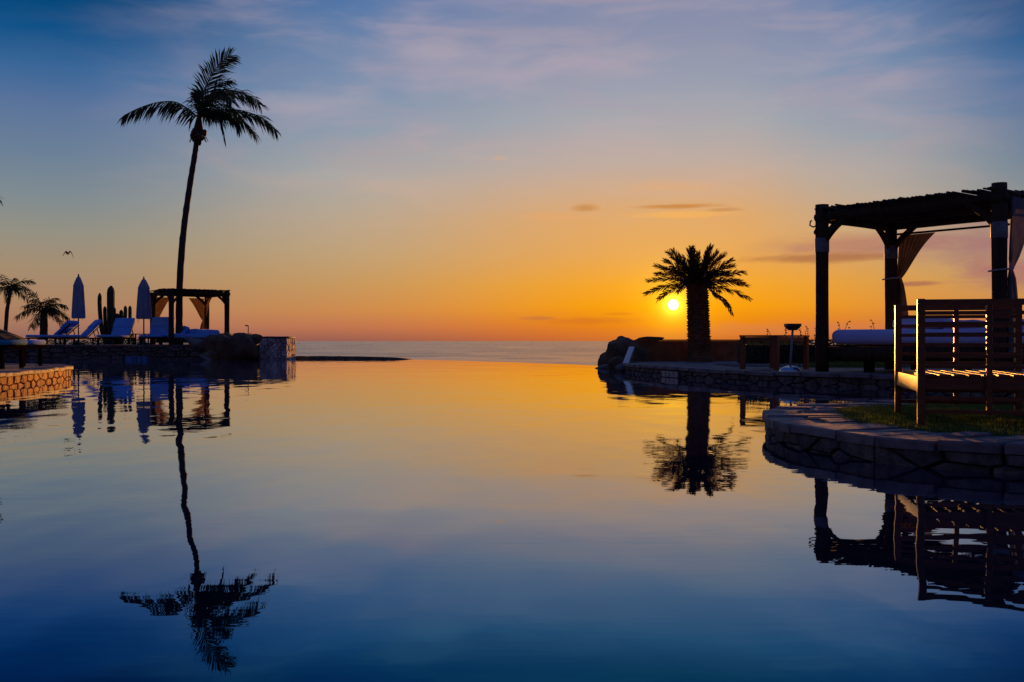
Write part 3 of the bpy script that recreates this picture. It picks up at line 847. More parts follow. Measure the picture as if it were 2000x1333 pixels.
# tall coconut palm: crown traced as real curves around the head of the trunk
PY = 41.9
PK = FPX / PY
base = at(350, 672, PY); base.z = LT
tall = thing('coconut_palm', 'tall wind-blown coconut palm rising beside the left pergola', 'palm tree', base)
tp = [at(x, y, PY) for x, y in ((350, 690), (350, 640), (351, 560), (356, 480), (364, 410), (373, 350), (381, 300), (385, 270), (388, 246))]
tpts = spline(tp, 6)
mb = MB().tube(tpts, [0.155 - 0.055 * (i / (len(tpts) - 1)) + (0.05 * max(0, 1 - i / 5)) + 0.006 * math.sin(i * 2.4) for i in range(len(tpts))], 12, 0.1, 3)
mb.build('trunk', M['bark'], tall, True, off=base)
def z4(a, b, dy=0.0):      # crown detail measured on an enlargement
    p = at(220 + a / 5.553, 70 + b / 5.553, PY); p.y += dy
    return p
fr = [  # control points, leaflets, length, hang, wind, fwd
    ([z4(925, 890), z4(820, 800, -.1), z4(690, 735, -.2), z4(520, 745, -.3), z4(330, 805, -.35), z4(165, 890, -.4)], 54, 0.72, 1.1, V((-0.1, 0, 0)), 0.5, 0.3),
    ([z4(950, 880), z4(968, 720), z4(1010, 570), z4(1080, 425), z4(1175, 295), z4(1290, 215)], 56, 0.78, 0.05, V((0.0, 0, 0.1)), 0.55, 0.9),
    ([z4(955, 870), z4(1010, 720, -.2), z4(1150, 615, -.3), z4(1330, 625, -.4), z4(1500, 680, -.5), z4(1640, 790, -.6)], 56, 0.66, 0.5, V((0.25, 0, 0)), 0.7, 0.8),
    ([z4(955, 880), z4(1080, 800, .3), z4(1280, 775, .5), z4(1450, 805, .6), z4(1600, 870, .7), z4(1730, 1000, .8)], 56, 0.66, 0.7, V((0.2, 0, 0)), 0.6, 0.7),
    ([z4(960, 885), z4(1060, 830, -.5), z4(1180, 860, -.8), z4(1245, 980, -.9), z4(1290, 1190, -.9)], 44, 0.42, 1.2, V((0.05, 0, 0)), 1.0, 0.35),
    ([z4(955, 870), z4(1000, 700, .5), z4(1080, 570, 1.0), z4(1190, 520, 1.5), z4(1290, 560, 1.9)], 46, 0.66, 0.35, V((0.25, 0, 0)), 0.5, 0.8),
    ([z4(955, 880), z4(1050, 760, -.6), z4(1180, 700, -1.2), z4(1330, 740, -1.7), z4(1450, 860, -2.1)], 46, 0.66, 0.8, V((0.25, 0, 0)), 0.5, 0.8),
    ([z4(955, 880), z4(1040, 800, .8), z4(1170, 770, 1.5), z4(1300, 830, 2.0), z4(1400, 960, 2.3)], 46, 0.62, 0.8, V((0.25, 0, 0)), 0.5, 0.8),
    ([z4(945, 880), z4(960, 790, -.8), z4(1010, 720, -1.5), z4(1100, 720, -2.1), z4(1180, 800, -2.5)], 44, 0.6, 0.7, V((0.35, 0, 0)), 0.4, 0.8),
    ([z4(950, 880), z4(975, 740, .9), z4(1040, 640, 1.7), z4(1120, 640, 2.3), z4(1220, 740, 2.7)], 44, 0.6, 0.6, V((0.35, 0, 0)), 0.4, 0.8),
    ([z4(940, 880), z4(935, 800, .1), z4(930, 730, .1), z4(905, 660, .1), z4(870, 600, .1)], 16, 0.36, 0.1, V((-0.3, 0, 0.1)), 0.8, 0.6),
    ([z4(945, 890), z4(985, 740, .2), z4(1050, 600, .3), z4(1150, 500, .3), z4(1270, 470, .3)], 44, 0.55, 0.3, V((0.15, 0, 0)), 0.5, 0.9),
    ([z4(960, 890), z4(1050, 850, -.2), z4(1180, 855, -.3), z4(1330, 920, -.3), z4(1400, 1040, -.3)], 40, 0.5, 1.0, V((0.1, 0, 0)), 0.5, 0.4),
]
ups = {1: V((0.1, -1, 0.1)), 0: V((0, -0.55, 0.8)), 2: V((0, -0.7, 0.7)), 3: V((0, -0.6, 0.75)), 5: V((0, -0.7, 0.6)), 6: V((0, -0.5, 0.8)), 10: V((0, -1, 0.2)), 12: V((0, -1, 0.1))}
for i, (c, nlf, L, hang, wind, fwd, spr) in enumerate(fr):
    frond_mesh(c, int(nlf * 1.15), L * 1.0, 0.056, hang, fwd, wind, 100 + i, 0.032, 0.06, spread=spr + (0.25 if i == 0 else 0), up=ups.get(i, V((0, 0, 1))), plume=0.25).build('frond', M['frond'], tall, off=base)
# husk and coconuts under the crown
hb = MB()
hd_ = at(388, 250, PY)
hb.tube([hd_ + V((-.01, 0, -.75)), hd_ + V((-.02, 0, -.35)), hd_ + V((0, 0, 0)), hd_ + V((.02, 0, .3)), hd_ + V((.03, 0, .6))], [0.11, 0.2, 0.19, 0.12, 0.07], 10, 0.3, 4)
hb.build('leaf_sheath', M['frond_dry'], tall, True, off=base)
rng = random.Random(9)
for i in range(13):
    a = i * 2.4; r_ = 0.23 + 0.05 * rng.random()
    o = link('coconut', boulder_mesh((0.1, 0.1, 0.13), i, 0.06, 2), M['coconut'], tall)
    o.location = hd_ + V((math.cos(a) * r_, math.sin(a) * r_, -0.12 - 0.38 * rng.random())) - base
for i in range(9):
    a = i * 0.7 + 0.2; r_ = 0.2
    p0 = hd_ + V((math.cos(a) * .1, math.sin(a) * .1, -0.45)); p1 = p0 + V((math.cos(a) * r_, math.sin(a) * r_, -0.02 + 0.12 * rng.random())); p2 = p1 + V((math.cos(a) * .09, math.sin(a) * .09, -0.2))
    MB().tube([p0, p1, p2], [0.03, 0.022, 0.012], 5).build('flower_stalk', M['frond_dry'], tall, off=base)

def generic_palm(name, label, pos, trunk_pts, r0, r1, nfr, L, leafL, wind, seed, lowest=-0.5, nleaf=34, m='frond', wd=0.05):
    t = thing(name, label, 'palm tree', pos)
    rng = random.Random(seed)
    tpt = spline(trunk_pts, 5)
    MB().tube(tpt, [r0 + (r1 - r0) * i / (len(tpt) - 1) for i in range(len(tpt))], 9, 0.15, seed).build('trunk', M['bark'], t, True, off=pos)
    top = tpt[-1]
    for i in range(nfr):
        a = i * 2.399 + rng.uniform(-.3, .3); e = lowest + (1.25 - lowest) * ((i + 0.5) / nfr) ** 0.8
        h = V((math.cos(a), math.sin(a), 0))
        l = L * rng.uniform(0.8, 1.1)
        p = [top]; d = h * math.cos(e) + V((0, 0, math.sin(e)))
        for k in range(4):
            p.append(p[-1] + d * l / 4)
            d = (d + V((0, 0, -0.36)) + wind * 0.3).normalized()
        frond_mesh(p, nleaf, leafL, wd, 0.7, 0.5, wind, seed * 50 + i, 0.03, 0.12, plume=0.5).build('frond', M[m], t, off=pos)
    return t
b_ = at(12, 671, 55); b_.z = LT
generic_palm('coconut_palm', 'slim palm with drooping crown at the far left edge of the terrace', b_, [b_ + V((0, 0, -0.1)), at(11, 655, 55), at(14, 610, 55), at(18, 585, 55), at(21, 568, 55)], 0.12, 0.09, 11, 1.3, 0.36, V((0.35, 0, 0)), 3, -0.25, 30, 'frond', 0.04)
b_ = at(86, 672, 50); b_.z = LT
generic_palm('coconut_palm', 'squat bushy palm with stubby trunk left of the first closed parasol', b_, [b_ + V((0, 0, -0.1)), at(86, 650, 50), at(86, 625, 50), at(87, 608, 50)], 0.22, 0.17, 13, 1.42, 0.4, V((0.15, 0, 0)), 5, -0.45, 32, 'frond', 0.042)
b_ = at(-190, 672, 45); b_.z = LT
generic_palm('coconut_palm', 'palm beyond the left edge of the picture with one frond tip in view', b_, [b_ + V((0, 0, -0.1)), at(-165, 570, 45), at(-125, 470, 45), at(-105, 425, 45)], 0.17, 0.12, 15, 2.6, 0.6, V((0.3, 0, 0)), 8, -0.3)

# stout date palm in front of the sun
DY = 25.8; DK = FPX / DY
db = at(1365, 708, DY); db.z = RT
date = thing('date_palm', 'stout date palm with thick shaggy trunk in front of the setting sun', 'palm tree', db)
rngd = random.Random(61)
tz = [(0.0, 0.36), (0.08, 0.32), (0.3, 0.285), (0.9, 0.272), (1.5, 0.262), (1.95, 0.262), (2.1, 0.24), (2.3, 0.15)]
dpt = [db + V((0.02 - 0.035 * z, 0, z - 0.02)) for z, r in tz]
MB().tube(dpt, [r for z, r in tz], 20, 0.06, 2).build('trunk', M['bark_date'], date, True, off=db)
sc_mb = MB()
nrow = 30
for row in range(nrow):
    z = 0.06 + row * (1.98 / nrow)
    for k in range(15):
        a = 2 * math.pi * (k + 0.5 * (row % 2)) / 15 + rngd.uniform(-.06, .06)
        r_ = 0.262 + 0.02 * (1 - z / 2)
        cpt = db + V((0.02 - 0.035 * z, 0, z)) + V((math.cos(a), math.sin(a), 0)) * r_
        o_ = V((math.cos(a), math.sin(a), 0)); tt = V((-math.sin(a), math.cos(a), 0))
        h = rngd.uniform(0.05, 0.085); wd_ = 0.05
        tip = cpt + o_ * rngd.uniform(0.02, 0.05) + V((0, 0, h))
        sc_mb.add([cpt - tt * wd_ - o_ * 0.03, cpt + tt * wd_ - o_ * 0.03, tip + tt * wd_ * 0.55, tip - tt * wd_ * 0.55, cpt - tt * wd_ * 0.5 - o_ * .04 + V((0, 0, h * 1.3)), cpt + tt * wd_ * 0.5 - o_ * .04 + V((0, 0, h * 1.3))],
                  [(0, 1, 2, 3), (3, 2, 5, 4), (0, 3, 4), (1, 5, 2)])
so_ = sc_mb.build('leaf_base_scales', M['bark_date'], date, off=db, kind='stuff')
crown = db + V((-0.05, 0, 2.02))
nd_ = 36
for i in range(nd_):
    a = i * 2.399
    e = R(-8 + 92 * ((i + 0.3) / nd_) ** 1.05 + rngd.uniform(-5, 5))
    l = rngd.uniform(1.2, 1.38) * (1.0 - 0.3 * max(0.0, math.sin(e)) ** 2)
    h = V((math.cos(a), math.sin(a), 0))
    d = h * math.cos(e) + V((0, 0, math.sin(e)))
    p = [crown + h * 0.1]
    for k in range(4):
        p.append(p[-1] + d * l / 4); d = (d + V((0, 0, -0.08 - 0.1 * rngd.random())) + V((0.015, 0, 0))).normalized()
    frond_mesh(p, 84, 0.19, 0.022, 0.0, 1.15, V((0, 0, 0)), 700 + i, 0.016, 0.05, stiff=True, spread=0.8, plume=0.9).build('frond', M['date_leaf'], date, off=db)
p = [at(1383, 562, DY), at(1397, 573, DY), at(1413, 583, DY), at(1424, 596, DY), at(1431, 614, DY)]
frond_mesh(p, 40, 0.16, 0.022, 0.8, 0.9, V((0, 0, 0)), 790, 0.016, 0.1, stiff=True, spread=0.5, plume=1.0).build('frond', M['frond_dry'], date, off=db)
p = [at(1384, 566, DY - .3), at(1398, 578, DY - .3), at(1412, 588, DY - .3), at(1422, 602, DY - .3), at(1427, 612, DY - .3)]
frond_mesh(p, 34, 0.12, 0.022, 0.8, 0.9, V((0, 0, 0)), 791, 0.016, 0.1, stiff=True, spread=0.5, plume=1.0).build('frond', M['frond_dry'], date, off=db)

# ------------------------------------------------------------------ cactus
cb = at(222, 673, 44.0); cb.z = LT
cac = thing('organ_pipe_cactus', 'clump of upright dark cactus columns behind the loungers', 'cactus', cb)
for x, yt, wpx, dy, bx in ((195, 573, 7, 0, 206), (205, 599, 6, .3, 208), (217, 559, 12, 0, 217), (213, 562, 7, .4, 214), (237, 606, 7, .2, 232), (245, 598, 6, 0, 238), (254, 598, 6, .2, 252), (229, 613, 9, 0, 226), (222, 600, 8, -.2, 222)):
    Yc = 44.0 + dy
    r_ = wpx * 0.5 * Yc / FPX
    top = at(x, yt, Yc); bt = at(bx, 673, Yc); bt.z = LT - 0.03
    k1 = at(bx * 0.35 + x * 0.65, 645, Yc)
    pts = spline([bt, at(bx * 0.8 + x * .2, 662, Yc), k1, at(x, yt + (645 - yt) * 0.4, Yc), top], 6)
    n = len(pts); mb = MB()
    vs = []; fs = []; NS = 20
    for i, pt in enumerate(pts):
        rr = r_ * (0.85 + 0.15 * min(1, i / 4)) * (1.0 if i < n - 2 else (0.8 if i == n - 2 else 0.25))
        for k in range(NS):
            a = 2 * math.pi * k / NS
            q = rr * (1 + (0.12 if k % 2 else -0.05))
            vs.append(pt + V((math.cos(a) * q, math.sin(a) * q, 0)))
    for i in range(n - 1):
        for k in range(NS):
            a = i * NS + k; b2 = i * NS + (k + 1) % NS; fs.append((a, b2, b2 + NS, a + NS))
    fs.append(tuple(range((n - 1) * NS, n * NS)))
    mb.add(vs, fs).build('stem', M['cactus'], cac, off=cb)

# ------------------------------------------------------------------ closed parasols
def parasol(px, ytop, yhem, wpx, Yd, label):
    b = at(px, 673, Yd); b.z = LT
    t = thing('closed_parasol', label, 'parasol', b, 0, 'closed parasols on the left terrace')
    k = Yd / FPX
    H = (at(px, ytop, Yd) - b).z; hem = (at(px, yhem, Yd) - b).z; r_ = wpx * 0.5 * k
    sh = hem + (H - hem) * 0.72
    prof = [(0.03, hem + 0.03), (r_ * 0.9, hem - 0.02), (r_ * 1.0, hem + 0.02), (r_ * 0.93, hem + (sh - hem) * 0.35), (r_ * 0.82, hem + (sh - hem) * 0.75), (r_ * 0.74, sh - 0.03), (r_ * 0.78, sh), (r_ * 0.55, sh + (H - sh) * 0.35), (r_ * 0.3, sh + (H - sh) * 0.68), (r_ * 0.12, H - 0.1)]
    MB().lathe(prof, 64, fold=0.15, folds=8).build('canopy', M['parasol'], t, True)
    MB().lathe([(0.028, 0.0), (0.028, hem + 0.1)], 10).build('pole', M['dark_metal'], t, True)
    MB().lathe([(0.02, H - 0.14), (0.035, H - 0.1), (0.03, H - 0.03), (0.012, H)], 10).build('finial', M['wood_dark'], t, True)
    MB().lathe([(0.26, 0.0), (0.26, 0.05), (0.2, 0.08), (0.05, 0.1), (0.04, 0.25)], 18).build('base', M['dark_metal'], t, True)
    for i in range(4):
        a = i * 1.57 + 0.4
        MB().bar((math.cos(a) * r_ * .7, math.sin(a) * r_ * .7, hem), (math.cos(a) * r_ * .55, math.sin(a) * r_ * .55, hem - 0.1), 0.03, 0.01).build('rib_end', M['wood_dark'], t)
    MB().tube([(-r_ * .75, -.05, hem + .05), (-r_ * .8, -.06, hem - .12), (-r_ * .74, -.06, hem - .2)], 0.009, 5).build('tie_strap', M['parasol'], t)
    return t
parasol(153.5, 536, 622, 24, 42.0, 'closed blue parasol farthest left, behind the reclined lounger')
parasol(281, 541, 623, 27, 41.4, 'closed blue parasol standing between two loungers, right of the cactus')

# ------------------------------------------------------------------ loungers
def lounger(label, loc, rz, width=0.8, seat_l=1.25, back_l=0.78, back_a=48, towel='cushion_blue', group='loungers on the left terrace', seat_h=0.3):
    """foot end at -x, head at +x, base at the floor"""
    t = thing('sun_lounger', label, 'sun lounger', loc, rz, group)
    a = R(back_a); W = width
    fr_ = MB()
    for s in (-1, 1):
        fr_.bar((-seat_l, s * W * .46, seat_h - 0.035), (0.55, s * W * .46, seat_h - 0.035), 0.05, 0.06)
    fr_.bar((-seat_l + .02, -W * .46, seat_h - 0.035), (-seat_l + .02, W * .46, seat_h - 0.035), 0.05, 0.06)
    fr_.bar((0.53, -W * .46, seat_h - 0.035), (0.53, W * .46, seat_h - 0.035), 0.05, 0.06)
    fr_.build('frame', M['wood_dark'], t)
    for k in range(9):
        x = -seat_l + 0.12 + k * (seat_l - 0.1) / 8.5
        MB().bar((x, -W * .44, seat_h - 0.01), (x, W * .44, seat_h - 0.01), 0.07, 0.02).build('slat', M['wood_dark'], t)
    for x in (-seat_l + 0.12, 0.4):
        for s in (-1, 1):
            MB().bar((x, s * W * .44, 0), (x, s * W * .44, seat_h - 0.06), 0.06, 0.06, V((0, 1, 0))).build('leg', M['wood_dark'], t)
    bf = MB()
    e = V((math.cos(a) * back_l, 0, math.sin(a) * back_l))
    for s in (-1, 1):
        bf.bar((0, s * W * .42, seat_h), V((0, s * W * .42, seat_h)) + e, 0.045, 0.035)
        bf.bar(V((0, s * W * .38, seat_h)) + e * 0.62, (0.5, s * W * .38, seat_h - 0.03), 0.03, 0.03)
    bf.build('backrest_frame', M['wood_dark'], t)
    o = link('seat_cushion', soft_box((seat_l - 0.02, W, 0.1), 0.04, 3, 0.01, 2, 1), M[towel], t); o.location = (-seat_l / 2, 0, seat_h + 0.055)
    o = link('back_cushion', soft_box((back_l + 0.04, W, 0.1), 0.04, 3, 0.012, 5, 1), M[towel], t)
    o.rotation_euler = (0, -a, 0); o.location = V((0, 0, seat_h + 0.06)) + e * 0.5 + V((-math.sin(a), 0, math.cos(a))) * 0.06
    o = link('towel', soft_box((0.46, W * 1.02, 0.03), 0.012, 2, 0.008, 7, 2), M[towel], t)
    o.rotation_euler = (0, -a, 0); o.location = V((0, 0, seat_h + 0.06)) + e * 0.74 + V((-math.sin(a), 0, math.cos(a))) * 0.118
    return t
def onl(px, Yd):
    p = at(px, 673, Yd); p.z = LT; return p
lounger('blue reclined lounger farthest left, seen from its side below the first parasol', onl(118, 41.3), R(-6), 0.8, 1.3, 0.82, 40)
lounger('blue lounger turned half towards the pool, right of the first parasol', onl(167, 41.6), R(38), 0.84, 1.2, 0.84, 45)
lounger('blue lounger facing the pool in front of the cactus, seen end on', onl(236, 42.3), R(82), 0.86, 1.2, 0.84, 56)
lounger('blue lounger with upright back between the second parasol and the pergola bed', onl(314, 42.0), R(88), 0.94, 1.15, 0.84, 62)
NZ = NT_Z
lounger('nearest teal lounger at the left picture edge on the sunlit terrace', V((-10.3, 18.4, NZ)), R(176), 0.7, 1.22, 0.76, 12, 'cushion_teal', 'loungers on the near left terrace', 0.42)
lounger('blue lounger behind the teal one at the tip of the sunlit terrace', V((-10.75, 20.1, NZ)), R(176), 0.7, 1.22, 0.76, 12, 'cushion_blue', 'loungers on the near left terrace', 0.42)

# side table with bucket under the second parasol
stb = onl(274, 41.9)
st = thing('side_table', 'small dark side table under the second parasol', 'side table', stb)
MB().box((0, 0, 0.44), (0.62, 0.5, 0.035)).build('table_top', M['wood_dark'], st)
for sx in (-1, 1):
    for sy in (-1, 1):
        MB().bar((sx * .27, sy * .2, 0), (sx * .27, sy * .2, 0.425), 0.045, 0.045, V((0, 1, 0))).build('leg', M['wood_dark'], st)
tag(MB().lathe([(0.09, 0), (0.12, 0.05), (0.14, 0.3), (0.15, 0.33), (0.13, 0.33), (0.11, 0.06)], 16).build('bucket', M['paint_grey'], smooth=True), 'grey bucket on the paving beside the small side table', 'bucket').location = onl(277, 41.2)

# palapa at the far left edge
pb = onl(-55, 47)
pal = thing('thatched_shelter', 'thatched shelter roof at the far left edge behind the loungers', 'shelter', pb)
hpal = (at(-55, 626, 47) - pb).z; hr = (at(-55, 664, 47) - pb).z
MB().lathe([(2.2, hr - 0.03), (2.28, hr + 0.04), (1.2, hr + (hpal - hr) * .55), (0.06, hpal)], 28, fold=0.015, folds=13).build('thatch_roof', M['thatch'], pal, False)
MB().tube([(0, 0, 0), (0, 0, hpal - .1)], 0.09, 8).build('pole', M['wood_log'], pal)

# ------------------------------------------------------------------ pergolas
def curtain_mesh(p_top0, p_top1, post, tie_z, bot_z, side_dir, n_u=36, top_z=None, amp=0.05, seed=0, flare=0.34, gather=0.1):
    """hangs from the rail p_top0..p_top1, gathered to the post at tie_z, loose below"""
    rng = random.Random(seed)
    u_dir = (p_top1 - p_top0); W = u_dir.length; u_dir.normalize()
    nrm = V((u_dir.y, -u_dir.x, 0))
    ztop = p_top0.z
    rows = [(ztop + (tie_z - ztop) * t, ) for t in [i / 14 for i in range(15)]] + [(tie_z + (bot_z - tie_z) * t,) for t in [i / 10 for i in range(1, 11)]]
    vs = []
    for ri, (z,) in enumerate(rows):
        if z >= tie_z:
            t = (ztop - z) / (ztop - tie_z); wd = W * (1 - t) ** 0.85 + gather * t; st_ = (p_top0 - post).dot(u_dir) * (1 - t) + 0.05 * t
        else:
            t = (tie_z - z) / (tie_z - bot_z); wd = gather + (flare - gather) * t ** 0.7; st_ = 0.05 - 0.02 * t
        for k in range(n_u + 1):
            u = k / n_u
            fold = math.sin(u * math.pi * 2 * 7 + seed) * amp * (0.6 + 0.4 * math.sin(u * 5 + seed)) * (0.55 if z >= tie_z else 0.8) * (1.0 if abs(z - tie_z) > 0.1 else 0.5)
            zz = z
            if z >= tie_z and z < ztop:      # swag: far side hangs lower arcs
                zz = z + 0.10 * u * math.sin(math.pi * min(1, (ztop - z) / (ztop - tie_z)))
            p = V((post.x, post.y, 0)) + u_dir * (st_ + wd * u) + nrm * (side_dir * 0.13 + fold)
            vs.append((p.x, p.y, zz))
    fs = []
    for i in range(len(rows) - 1):
        for k in range(n_u):
            a = i * (n_u + 1) + k; fs.append((a, a + 1, a + n_u + 2, a + n_u + 1))
    return MB().add(vs, fs)

def log(p0, p1, r_, seed=0, n=10):
    p0, p1 = V(p0), V(p1)
    pts = [p0.lerp(p1, i / 5) for i in range(6)]
    return MB().tube(pts, [r_ * (1 + 0.04 * math.sin(i * 1.7 + seed)) for i in range(6)], n, 0.05, seed)

def pergola(name, label, FL, wv_, dv_, z0, htop, pr, canes, braces, smallness, drop):
    FL = V(FL); FR = FL + wv_; BL = FL + dv_; BR = FL + wv_ + dv_
    t = thing(name, label, 'pergola', FL)
    wd_, dd_ = wv_.normalized(), dv_.normalized()
    zb = z0 + htop - drop                         # beam axis
    posts = [FL, FR, BL, BR]
    for i, p in enumerate(posts):
        h = htop if i < 2 else htop - 0.1
        po = log((p.x, p.y, z0 - 0.02), (p.x, p.y, z0 + h), pr, i, 14).build('post', M['wood_log'], t, True, off=FL)
        if braces:
            MB().lathe([(pr * 1.05, 0), (pr * 1.09, 0.01), (pr * 1.09, 0.24), (pr * 1.05, 0.25)], 18, (p.x, p.y, zb - 0.62)).build('metal_band', M['galv'], t, True, off=FL)
    br_ = pr * 0.68
    for i, (a, b, dz) in enumerate(((FL, FR, 0), (BL, BR, 0), (FL, BL, -0.02), (FR, BR, -0.02))):
        e = (b - a).normalized() * 0.02
        log(V((a.x, a.y, zb + dz)) - e * 6, V((b.x, b.y, zb + dz)) + e * 6, br_, i + 5).build('beam', M['wood_log'], t, True, off=FL)
    nr = 5
    for i in range(1, nr):
        q = FL + dv_ * (i / nr)
        log(V((q.x, q.y, zb + 0.06)) - wd_ * 0.1, V((q.x, q.y, zb + 0.06)) + wv_ + wd_ * 0.1, br_ * 0.6, i, 8).build('rafter', M['wood_log'], t, True, off=FL)
    # knee braces
    for p, dirs in ((FL, (wd_, dd_)), (FR, (-wd_, dd_)), (BL, (wd_, -dd_)), (BR, (-wd_, -dd_))):
        for d in dirs:
            a = V((p.x, p.y, zb - 0.5)); b = V((p.x, p.y, zb - 0.02)) + d * 0.5
            m_ = a.lerp(b, 0.5) + d * -0.03 + V((0, 0, 0.02))
            MB().tube(spline([a, m_, b], 4), pr * 0.5, 8).build('knee_brace', M['wood_log'], t, True, off=FL)
    rng = random.Random(smallness)
    cm = MB()
    L = wv_.length
    s = -0.05
    while s < L + 0.03:
        r_ = rng.uniform(0.014, 0.024) * canes
        q = FL + wd_ * s
        zt = zb + br_ + 0.05 + rng.uniform(0, 0.02)
        a = V((q.x, q.y, zt)) - dd_ * (0.14 + rng.uniform(-.05, .07) + (0.16 if rng.random() < 0.06 else 0)); b = V((q.x, q.y, zt + rng.uniform(-.01, .01))) + dv_ + dd_ * (0.14 + rng.uniform(-.05, .08))
        md = a.lerp(b, 0.5) + V((rng.uniform(-.015, .015), rng.uniform(-.015, .015), rng.uniform(-.012, .012)))
        cm.tube([a, md, b], r_, 5)
        s += r_ * 2 * rng.uniform(0.9, 1.25) + (rng.uniform(0.02, 0.05) if rng.random() < 0.1 else 0)
    # second thinner layer that leaves a few chinks of light
    s = -0.1
    while s < L + 0.1:
        r_ = 0.016 * canes; q = FL + wd_ * s; zt = zb + br_ + 0.09
        f0, f1 = sorted((rng.uniform(0, 1), rng.uniform(0, 1)))
        if f1 - f0 > 0.25:
            cm.tube([V((q.x, q.y, zt)) + dv_ * f0, V((q.x, q.y, zt)) + dv_ * f1], r_, 5)
        s += 0.05 * canes
    cm.build('cane_roof', M['cane'], t, off=FL, kind='stuff')
    return t, posts, zb

# right pergola
wv_r = V((1.94, -2.40, 0)); dv_r = V((0.777, 0.628, 0)) * 2.25
FLr = V((5.45, 17.5, RT - 0.005))
perg, posts, zb = pergola('pergola', 'large log pergola with cane roof on the right terrace', FLr, wv_r, dv_r, RT - 0.005, 2.93, 0.112, 1.0, True, 3, 0.22)
FL, FR, BL, BR = posts
bd = (BR - BL).normalized()
c0 = V((BL.x, BL.y, zb - 0.17)) + bd * 0.12; c1 = V((BL.x, BL.y, zb - 0.17)) + bd * 0.82
curtain_mesh(c0, c1, BL, 1.94, 0.55, -1, seed=1).build('curtain', M['curtain_dusk'], perg, True, off=FLr)
fd = (BR - FR).normalized()
c0 = V((FR.x, FR.y, zb + 0.02)) + fd * 0.1; c1 = V((FR.x, FR.y, zb + 0.02)) + fd * 1.1
curtain_mesh(c0, c1, FR, 1.83, 0.5, 1, seed=2, flare=0.36).build('curtain', M['curtain'], perg, True, off=FLr)
MB().tube([V((BL.x, BL.y, zb - 0.16)), V((BR.x, BR.y, zb - 0.16))], 0.02, 8).build('curtain_rail', M['wood_dark'], perg, True, off=FLr)
for p, z in ((BL, 1.94), (FR, 1.83)):
    ring = [V((p.x + math.cos(a) * 0.15 + (0.05 if math.cos(a) > 0 else 0), p.y + math.sin(a) * 0.15, z + 0.02 * math.cos(a))) for a in [i * 2 * math.pi / 16 for i in range(17)]]
    MB().tube(ring, 0.014, 6).build('tie_rope', M['rope'], perg, True, off=FLr)
hk = V((FL.x - 0.1, FL.y - 0.02, 2.78))
MB().tube([hk, hk + V((-.06, 0, -.03)), hk + V((-.12, 0, 0.0)), hk + V((-.11, 0, .07)), hk + V((-.085, 0, .085))], 0.014, 6).build('hook', M['dark_metal'], perg, True, off=FLr)
MB().tube([hk + V((0, 0, -.05)), hk + V((-.04, 0, -.12)), hk + V((-.02, 0, -.16))], 0.02, 6).build('hook', M['dark_metal'], perg, True, off=FLr)

# right bed slung between the pergola posts
bed = thing('day_bed', 'wide day bed with blue-white mattress under the right pergola', 'bed', FLr)
wu, du = wv_r.normalized(), dv_r.normalized()
rotb = math.atan2(wu.y, wu.x)
def bedp(a, b, z): return FLr + wu * a + du * b + V((0, 0, z))
Lw, Ld = wv_r.length, dv_r.length
for b in (0.16, Ld - 0.16):
    MB().tube([bedp(0.0, b, 0.32) - FLr, bedp(Lw, b, 0.32) - FLr], 0.13, 12, 0.05).build('side_log', M['wood_log'], bed, True)
for a in (0.16, Lw - 0.16):
    MB().tube([bedp(a, 0.05, 0.30) - FLr, bedp(a, Ld - .05, 0.30) - FLr], 0.11, 12, 0.05).build('end_log', M['wood_log'], bed, True)
MB().box(bedp(Lw / 2, Ld / 2, 0.43) - FLr, (Lw - 0.3, Ld - 0.3, 0.05), Matrix.Rotation(rotb, 3, 'Z')).build('platform', M['wood_dark'], bed)
o = link('mattress', soft_box((Lw - 0.22, Ld - 0.12, 0.27), 0.11, 5, 0.02, 3, 2), M['sheet'], bed)
o.location = bedp(Lw / 2, Ld / 2, 0.60) - FLr; o.rotation_euler = (0, 0, rotb)
for a in (0.7, Lw - 0.7):
    MB().bar(bedp(a, 0.35, 0.0) - FLr, bedp(a, 0.35, 0.26) - FLr, 0.14, 0.14, V((0, 1, 0))).build('foot', M['wood_dark'], bed)
    MB().bar(bedp(a, Ld - .35, 0.0) - FLr, bedp(a, Ld - .35, 0.26) - FLr, 0.14, 0.14, V((0, 1, 0))).build('foot', M['wood_dark'], bed)
bolster = link('bolster', soft_box((0.9, 0.55, 0.2), 0.08, 4, 0.02, 4, 2), M['sheet'])
bolster.location = bedp(0.95, Ld - 0.55, 0.84); bolster.rotation_euler = (0, 0, rotb); tag(bolster, 'thick blue-white pillow lying at the back of the right day bed', 'pillow', 'pillows on the right day bed')
for i, (a, lb) in enumerate(((1.75, 'folded blue-white pillow at the middle of the right day bed'), (2.5, 'blue-white pillow at the bench end of the right day bed'))):
    o = link('bolster', soft_box((0.62, 0.5, 0.17), 0.07, 4, 0.02, 9 + i, 2), M['sheet'])
    o.location = bedp(a, Ld - 0.6, 0.81); o.rotation_euler = (0, 0, rotb + 0.15 * (i - .5)); tag(o, lb, 'pillow', 'pillows on the right day bed')

